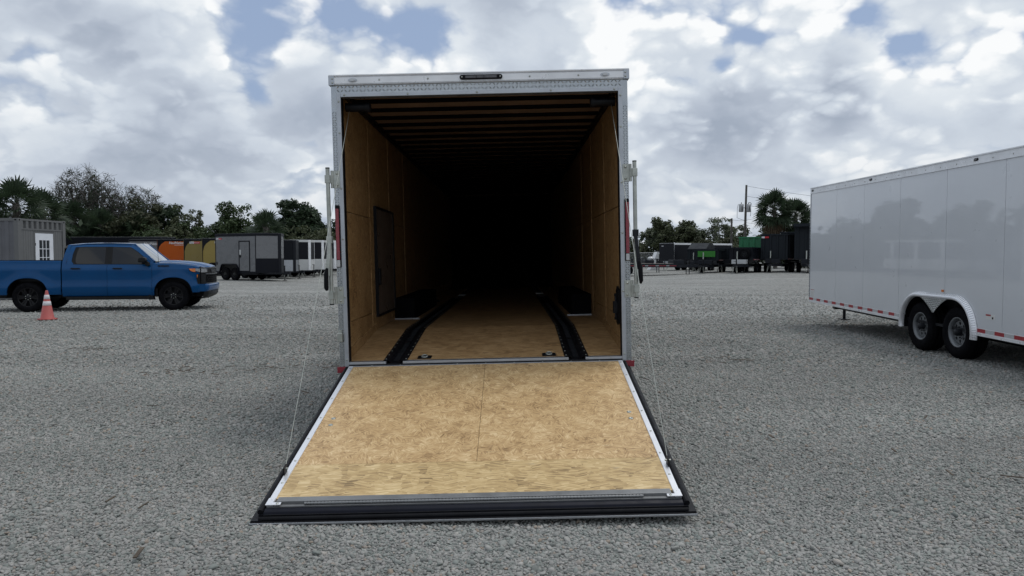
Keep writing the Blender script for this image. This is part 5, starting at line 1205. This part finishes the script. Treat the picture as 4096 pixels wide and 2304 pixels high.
# ------------------------------------------------------------------ trees
def leaf_mat(name, c, c2, var=.5):
    m = bpy.data.materials.new(name); m.use_nodes = True; t = NT(m.node_tree); b = m.node_tree.nodes['Principled BSDF']
    g = t.n.new('ShaderNodeNewGeometry'); f = t.m('MULTIPLY_ADD', g.outputs['Random Per Island'], .7, t.m('MULTIPLY', t.noise(g.outputs['Position'], .9, 3, .6), .4))
    t.put(b.inputs['Base Color'], t.mix(f, c, c2)); b.inputs['Roughness'].default_value = .6; b.inputs['Specular IOR Level'].default_value = .25
    tr = t.n.new('ShaderNodeBsdfTranslucent'); t.put(tr.inputs['Color'], t.mix(f, tuple(x*1.1 for x in c), tuple(x*1.1 for x in c2)))
    mx = t.n.new('ShaderNodeMixShader'); mx.inputs[0].default_value = .25; out = m.node_tree.nodes['Material Output']
    t.l.new(b.outputs[0], mx.inputs[1]); t.l.new(tr.outputs[0], mx.inputs[2]); t.l.new(mx.outputs[0], out.inputs['Surface'])
    return m
L_dark = leaf_mat('dark_leaves', (.012, .022, .012), (.036, .060, .028)); L_mid = leaf_mat('green_leaves', (.020, .036, .014), (.058, .085, .034)); L_olive = leaf_mat('olive_leaves', (.036, .046, .022), (.090, .104, .054))
L_pale = leaf_mat('pale_leaves', (.052, .066, .040), (.115, .135, .082)); L_brown = leaf_mat('brown_fronds', (.045, .032, .020), (.12, .085, .052)); L_palm = leaf_mat('palm_fronds', (.014, .026, .014), (.045, .068, .036)); L_vine = leaf_mat('vine_leaves', (.020, .030, .014), (.060, .062, .032)); L_moss = leaf_mat('hanging_moss', (.045, .048, .042), (.09, .095, .085))
bark = mat('tree_bark', (.050, .043, .036), .9, 0, .3, 3, .4, 25); bark_g = mat('grey_bark', (.075, .068, .060), .9, 0, .3, 3, .4, 25)
def leaves_mesh(name, m, centres, size, n_each, spread, flat=.75, droop=0.0, rng=RNG):
    """many small leaf-sized faces round the clump centres"""
    K = len(centres); c = np.repeat(np.asarray(centres), n_each, 0); n = len(c)
    d = rng.normal(0, 1, (n, 3)); d /= np.linalg.norm(d, axis=1, keepdims=True); rad = rng.random(n)**.45
    p = c + d*rad[:, None]*np.asarray(spread if np.ndim(spread) else (spread, spread, spread*flat)); s = size*rng.uniform(.6, 1.3, n)
    nrm = d*.5 + rng.normal(0, .6, (n, 3)) + np.array([0, 0, .7]); nrm /= np.linalg.norm(nrm, axis=1, keepdims=True)
    a = np.cross(nrm, rng.normal(0, 1, (n, 3))); a /= np.linalg.norm(a, axis=1, keepdims=True); b = np.cross(nrm, a)
    a[:, 2] -= droop
    V = np.stack([p-a*s[:, None], p+b*s[:, None]*.45, p+a*s[:, None], p-b*s[:, None]*.45], 1).reshape(-1, 3)
    me = bpy.data.meshes.new(name); me.vertices.add(len(V)); me.vertices.foreach_set('co', V.astype(np.float32).ravel()); me.loops.add(len(V)); me.loops.foreach_set('vertex_index', np.arange(len(V), dtype=np.int32))
    me.polygons.add(n); me.polygons.foreach_set('loop_start', np.arange(0, 4*n, 4, dtype=np.int32)); me.polygons.foreach_set('loop_total', np.full(n, 4, dtype=np.int32)); me.update(); me.materials.append(m); return me
def grow(mb, p, d, length, r, depth, tips, rnd, bend=.35, up=.10, split=(2, 3), shrink=.74, mins=.012):
    pts = [Vector(p)]; rs = [r]; d = Vector(d).normalized(); seg_n = 4
    for k in range(seg_n):
        d = (d + Vector((rnd.gauss(0, bend*.4), rnd.gauss(0, bend*.4), rnd.gauss(0, bend*.3) + up*.25))).normalized(); pts.append(pts[-1] + d*length/seg_n); rs.append(max(mins*.6, r*(1-.38*(k+1)/seg_n)))
    mb.tube(pts, rs, 6 if r > .06 else (4 if r > .02 else 3), caps=False)
    if depth == 0: tips.append(pts[-1]); return
    if depth <= 2: tips.append(pts[2])
    for i in range(rnd.randint(*split)):
        q = d + Vector((rnd.gauss(0, 1), rnd.gauss(0, 1), rnd.gauss(0, .7)))*bend*1.9; q.z = q.z + up
        grow(mb, pts[rnd.choice((2, 3, 4, 4))] if depth > 1 else pts[4], q, length*shrink*rnd.uniform(.75, 1.15), rs[-1]*rnd.uniform(.62, .8), depth-1, tips, rnd, bend, up, split, shrink, mins)
def broadleaf(label, px, d, top, width, m, seed, n=5200, leaf=.17, trunk_h=.35, name='broadleaf_tree', depth=4, clump=.62, group='trees beyond the yard', low=0.0, bk=None, sparse=1.0, cat='tree'):
    """px, d: bearing (photo units from the axis) and distance; top: height in metres"""
    x = (px-1288)/1830*d; rnd = random.Random(seed); rng = np.random.default_rng(seed); z = gz(x, d)
    t = thing(name, label, cat, (x, d, z), (0, 0, rnd.uniform(0, 6)), group); b_ = MB(); tips = []; H = top - z
    stems = 1 if trunk_h > .15 else 3
    for s in range(stems):
        a = rnd.uniform(0, 6.28); q = Vector((math.cos(a)*.35*(stems > 1), math.sin(a)*.35*(stems > 1), 0)); hh = H*trunk_h
        base_r = .035*H*(1 if stems == 1 else .6); b_.tube([q, q+Vector((rnd.gauss(0, .08), rnd.gauss(0, .08), hh*.5)), q+Vector((rnd.gauss(0, .15), rnd.gauss(0, .15), hh))], [base_r, base_r*.8, base_r*.7], 8)
        for k in range(5 if stems == 1 else 3):
            a = 2*PI*k/5 + rnd.uniform(-.4, .4); grow(b_, q+Vector((0, 0, hh*rnd.uniform(.75, 1))), (math.cos(a), math.sin(a), rnd.uniform(.4, 1.5)), H*.24, base_r*.5, depth-1, tips, rnd, .32, .15)
    T = np.array([list(v) for v in tips]); T = T[rng.permutation(len(T))[:240]]
    lo_, hi_ = T.min(0), T.max(0); ctr = (lo_+hi_)/2
    S = np.array([width/max(.1, hi_[0]-lo_[0]), width/max(.1, hi_[1]-lo_[1]), (H-clump*.6 - max(hh*.6, low))/max(.1, hi_[2]-lo_[2])]); off = np.array([0, 0, H-clump*.6]) - np.array([ctr[0]*S[0], ctr[1]*S[1], hi_[2]*S[2]])
    b_.v = [tuple((np.array(v)*S + off) if v[2] > hh*.9 else v) for v in b_.v]; T = T*S + off
    b_.build('trunk', bk or bark, t)
    per = max(10, int(n*1.7*sparse/len(T))); o = link('crown', leaves_mesh('crown', m, T, leaf, per, clump, .72, rng=rng), t)
    if low > 0 or stems > 1:
        pass
    return t
def fan_frond(mb, base, az, el, plen, fan, m, rnd, n=18, dead=False):
    """a palmetto leaf: stalk and a pleated fan of narrow blades"""
    d = Vector((math.cos(az)*math.cos(el), math.sin(az)*math.cos(el), math.sin(el))); pts = [base + d*plen*t + Vector((0, 0, -.22*plen*t*t)) for t in (0, .5, 1)]
    mb.tube(pts, [.022, .016, .012], 3, m=m, caps=False); hub = pts[-1]; fd = (pts[2]-pts[1]).normalized(); side = fd.cross(Vector((0, 0, 1)))
    if side.length < .1: side = Vector((1, 0, 0))
    side.normalize(); side = Quaternion(fd, rnd.gauss(0, .75)) @ side; nrm = side.cross(fd).normalized()
    for k in range(n):
        a = (k/(n-1)-.5)*2*R(125 if not dead else 70); q = (fd*math.cos(a) + side*math.sin(a) + nrm*.25*math.cos(a)).normalized(); ln = fan*(1-.32*abs(a)/2.2)*rnd.uniform(.85, 1.1)
        mid = hub + q*ln*.50; tip = mid + q*ln*.48 + Vector((0, 0, -ln*(.16 if not dead else .5)*rnd.uniform(.6, 1.3))); wv = q.cross(nrm).normalized()*ln*.055
        mb.add([hub, mid+wv, tip, mid-wv], [(0, 1, 2, 3)], m)
def palm(label, px, d, ctr_h, rad, seed, skirt=14, fronds=46, group='cabbage palms', extra_trunk=True):
    x = (px-1288)/1830*d; rnd = random.Random(seed); z = gz(x, d); t = thing('cabbage_palm', label, 'palm tree', (x, d, z), (0, 0, 0), group)
    h = ctr_h - z; lean = Vector((rnd.gauss(0, .15), rnd.gauss(0, .15), 0))
    tr = MB(); tr.tube([lean*s + Vector((0, 0, h*s)) for s in (0, .25, .5, .75, 1)], [.22, .18, .17, .18, .20], 10)
    for k in range(46):                                      # old leaf boots on the trunk
        a = rnd.uniform(0, 6.28); zz = h*(1-rnd.random()**1.6*.55); q = lean*(zz/h) + Vector((math.cos(a)*.17, math.sin(a)*.17, zz)); tr.beam(q, q+Vector((math.cos(a)*.14, math.sin(a)*.14, .22)), .07, .02)
    tr.build('trunk', bark_g, t); top = lean + Vector((0, 0, h)); cr = MB(); dd__ = MB()
    for k in range(fronds):
        u = (k+.5)/fronds; el = R(86) - u*R(128); az = k*2.399 + rnd.uniform(-.3, .3); fan_frond(cr, top+Vector((0, 0, .1-.5*u)), az, el + rnd.gauss(0, .1), rad*rnd.uniform(.42, .62), rad*.58, 0, rnd)
    cr.build('crown', L_palm, t)
    if skirt:
        for k in range(skirt): fan_frond(dd__, top+Vector((0, 0, -.35-.5*rnd.random())), rnd.uniform(0, 6.28), R(-48-30*rnd.random()), rad*.45, rad*.5, 0, rnd, 9, True)
        dd__.build('dead_fronds', L_brown, t)
    return t
def bare_oak(label, px, d, top, width, seed, n=2300, moss=60):
    """crown grown towards points spread through a dome; limb thickness follows the twigs it carries"""
    x = (px-1288)/1830*d; rnd = random.Random(seed); rng = np.random.default_rng(seed); z = gz(x, d); t = thing('bare_oak', label, 'tree', (x, d, z), (0, 0, 0), 'bare oaks behind the palms'); H = top-z; hh = H*.34; rx = width/2
    nodes = [Vector((0, 0, hh*k/4)) for k in range(5)]; par = [-1, 0, 1, 2, 3]
    A = []
    while len(A) < n:
        p = rng.uniform(-1, 1, 3); r_ = math.sqrt(p[0]**2+p[1]**2+max(0, p[2])**2)
        if p[2] < -.30 or r_ > 1: continue
        lump = .86 + .14*math.sin(5*math.atan2(p[1], p[0])+seed)*math.cos(4*p[2])
        if r_ > lump or rng.random() > .18+.82*r_**2: continue
        A.append((p[0]*rx, p[1]*rx, hh + .30*(H-hh) + (p[2])*(H-hh)*.70))
    A = np.array(A); A = A[np.argsort(np.linalg.norm(A-np.array([0, 0, hh]), axis=1))]
    P = np.zeros((n*4+10, 3)); D_ = np.zeros(n*4+10)
    for k, q in enumerate(nodes): P[k] = q
    m_ = len(nodes)
    for a in A:
        dist = np.linalg.norm(P[4:m_]-a, axis=1) + .22*D_[4:m_]; k = int(np.argmin(dist))+4; s0 = Vector(P[k]); e = Vector(a); L_ = (e-s0).length; steps = 1 if L_ < .35 else (2 if L_ < 1 else 3); last = k
        for q in range(1, steps+1):
            p = s0.lerp(e, q/steps) + Vector((rnd.gauss(0, .10), rnd.gauss(0, .10), rnd.gauss(0, .09)))*min(1, L_); P[m_] = p; D_[m_] = D_[last] + (p-Vector(P[last])).length; par.append(last); last = m_; m_ += 1
    w_ = np.zeros(m_); ch = [0]*m_
    for k in range(m_-1, 0, -1):
        if ch[k] == 0: w_[k] = 1
        w_[par[k]] += w_[k]; ch[par[k]] += 1
    b_ = MB()
    for k in range(1, m_):
        r0, r1 = .0145*w_[par[k]]**.43, .0145*w_[k]**.43; r0 = min(r0, r1*1.5); b_.tube([P[par[k]], P[k]], [r0, r1], 6 if r1 > .06 else 3, caps=False)
        if ch[k] == 0:
            for _ in range(4):
                q = (Vector(P[k])-Vector(P[par[k]])).normalized()*.2 + Vector((rnd.gauss(0, .22), rnd.gauss(0, .22), rnd.gauss(.05, .2))); b_.tube([P[k], Vector(P[k])+q], [.015, .010], 3, caps=False)
    b_.build('branches', bark_g, t); T = P[5:m_]
    link('twig_leaves', leaves_mesh('twig_leaves', L_dark, T[rng.permutation(len(T))[:1200]], .085, 6, .30, .8, rng=rng), t)
    inner = T[(np.linalg.norm(T[:, :2], axis=1) < width*.30) & (T[:, 2] < H*.8)]
    if moss and len(inner): q = inner[rng.permutation(len(inner))[:moss]]; link('hanging_moss', leaves_mesh('hanging_moss', L_moss, q - np.array([0, 0, .35]), .2, 9, (.14, .14, .5), droop=1.2, rng=rng), t)
    return t
# left tree line, near the container
palm('cabbage palm rising above the container roof', 40, 47, 5.0, 2.0, 3, skirt=20)
palm('cabbage palm left of the bare oak, low crown', 122, 50, 4.5, 1.9, 5, skirt=22)
palm('cabbage palm with a ragged brown skirt under the bare oak', 178, 66, 4.95, 2.25, 8, skirt=34)
palm('cabbage palm crown in the thicket above the pickup cab', 262, 66.5, 4.35, 2.0, 9, skirt=30)
palm('small cabbage palm beside the rounded tree above the grey trailer', 676, 60, 4.0, 1.8, 12, skirt=4, fronds=34)
palm('cabbage palm half sunk in the thicket beyond the tan trailer', 345, 67.5, 3.95, 1.95, 15, skirt=36)
bare_oak('large bare oak with twisting grey branches and moss', 222, 70, 10.25, 7.8, 21, moss=110)
bare_oak('smaller bare oak right of the large one', 348, 72, 8.6, 6.8, 25, n=1300, moss=30)
thick = 'shrubs and small trees along the left tree line'
bl = broadleaf
bl('dark shrubby tree at the far left edge behind the container', -20, 52, 5.0, 6.0, L_dark, 31, 4200, .16, .10, 'shrub_tree', group=thick)
bl('bushy tree filling the gap between the two leftmost palms', 85, 55, 4.6, 5.0, L_vine, 32, 4200, .16, .10, 'shrub_tree', group=thick)
bl('dense tree hung with vines below the bare oak', 215, 68, 5.95, 7.0, L_dark, 33, 6000, .17, .10, 'shrub_tree', group=thick)
bl('tall vine covered tree right of the bare oak', 318, 69, 7.1, 6.9, L_vine, 34, 7000, .17, .12, 'shrub_tree', group=thick)
bl('dark rounded tree at the end of the bare oaks', 402, 70, 6.8, 4.4, L_dark, 35, 4200, .17, .2, 'shrub_tree', group=thick)
bl('dense shrub above the pickup windscreen', 385, 67, 4.5, 5.8, L_mid, 36, 4600, .15, .08, 'shrub_tree', group=thick)
bl('olive shrub behind the orange trailer', 455, 66.5, 4.5, 5.7, L_olive, 37, 4600, .15, .08, 'shrub_tree', group=thick)
bl('airy light tree with tufted shoots behind the tan trailer', 478, 70, 6.55, 4.8, L_olive, 38, 2400, .15, .25, 'tufted_tree', clump=.36, group=thick)
bl('airy tufted tree in the middle of the left tree line', 535, 68, 6.2, 4.9, L_mid, 39, 2600, .15, .22, 'tufted_tree', clump=.38, group=thick)
bl('slender tree with a flat tufted head above the grey trailer', 583, 65, 6.6, 2.4, L_mid, 40, 1500, .15, .62, 'tufted_tree', clump=.45, group=thick)
bl('green shrub behind the gold trailer', 540, 66, 4.6, 5.5, L_mid, 41, 4800, .15, .08, 'shrub_tree', group=thick)
bl('rounded green tree above the grey cargo trailer', 625, 66, 5.35, 4.7, L_mid, 42, 5200, .15, .15, 'shrub_tree', group=thick)
bl('shrub between the rounded tree and the large oak', 690, 66, 3.4, 4.6, L_dark, 43, 4200, .15, .08, 'shrub_tree', group=thick)
bl('large dark oak beside the big trailer', 762, 70, 7.1, 5.6, L_dark, 44, 8500, .18, .38, 'oak_tree', clump=.66, group=thick)
bl('yellow green tree below the large dark oak', 800, 66, 4.4, 5.0, L_olive, 45, 5000, .15, .10, 'shrub_tree', group=thick)
bl('shrub at the foot of the large dark oak', 742, 72, 3.6, 5.0, L_mid, 46, 4600, .15, .08, 'shrub_tree', group=thick)
bl('tree partly hidden behind the left post of the big trailer', 862, 74, 5.5, 5.0, L_dark, 47, 4800, .16, .15, 'shrub_tree', group=thick)
# right tree line; leaf colours picked lighter to paint in distance haze
thr = 'trees along the right tree line'
bl('small bushy tree right beside the trailer post', 1588, 98, 4.4, 4.0, L_olive, 50, 2600, .18, .12, 'shrub_tree', group=thr)
bl('broad pale green tree left of the sparse trees', 1655, 100, 6.2, 5.6, L_pale, 51, 5600, .20, .2, 'broadleaf_tree', group=thr)
bl('broad dark tree with a rounded top left of the sparse trees', 1700, 96, 6.9, 5.4, L_olive, 52, 6600, .20, .22, 'broadleaf_tree', group=thr)
bl('low dark tree between broad and sparse trees', 1745, 100, 4.4, 5.0, L_olive, 53, 4400, .18, .12, 'shrub_tree', group=thr)
bl('sparse open tree around the slim pole', 1800, 96, 6.9, 5.8, L_pale, 54, 2600, .17, .3, 'sparse_tree', clump=.42, group=thr, bk=bark_g, depth=5)
bl('low green tree beneath the sparse tree', 1790, 92, 4.2, 6.0, L_vine, 55, 5200, .18, .10, 'shrub_tree', group=thr)
bl('low light green shrub at the foot of the tall pole', 1858, 90, 3.4, 4.4, L_olive, 56, 3800, .17, .08, 'shrub_tree', group=thr)
bl('bushy dark tree between the tall pole and the palms', 1902, 86, 5.4, 4.0, L_olive, 57, 4600, .18, .2, 'shrub_tree', group=thr)
bl('leafy bush at the foot of the palms', 1990, 80, 4.2, 4.4, L_vine, 58, 4600, .17, .10, 'shrub_tree', group=thr)
bl('shrub behind the white trailer front', 2060, 84, 4.0, 5.0, L_dark, 59, 3600, .17, .10, 'shrub_tree', group=thr)
palm('taller cabbage palm of the pair beside the tall pole', 1950, 76, 6.7, 2.25, 61, skirt=26, fronds=64)
palm('shorter cabbage palm of the pair beside the tall pole', 1996, 77, 5.9, 2.15, 62, skirt=30, fronds=64)
# the wood beyond, one continuous mass
wd = np.concatenate([np.stack([RNG.uniform(-75, -4, 900), RNG.uniform(74, 84, 900), RNG.random(900)**1.4*3.4], 1), np.stack([RNG.uniform(-140, 150, 1500), RNG.uniform(118, 135, 1500), RNG.random(1500)**1.4*5.0], 1), np.stack([RNG.uniform(-75, -38, 500), RNG.uniform(30, 74, 500), RNG.random(500)**1.4*4.2], 1)])
tag(link('far_woods', leaves_mesh('far_woods', L_dark, wd, .48, 26, 1.7, .8)), 'dark woods along the horizon', None, None, 'stuff')
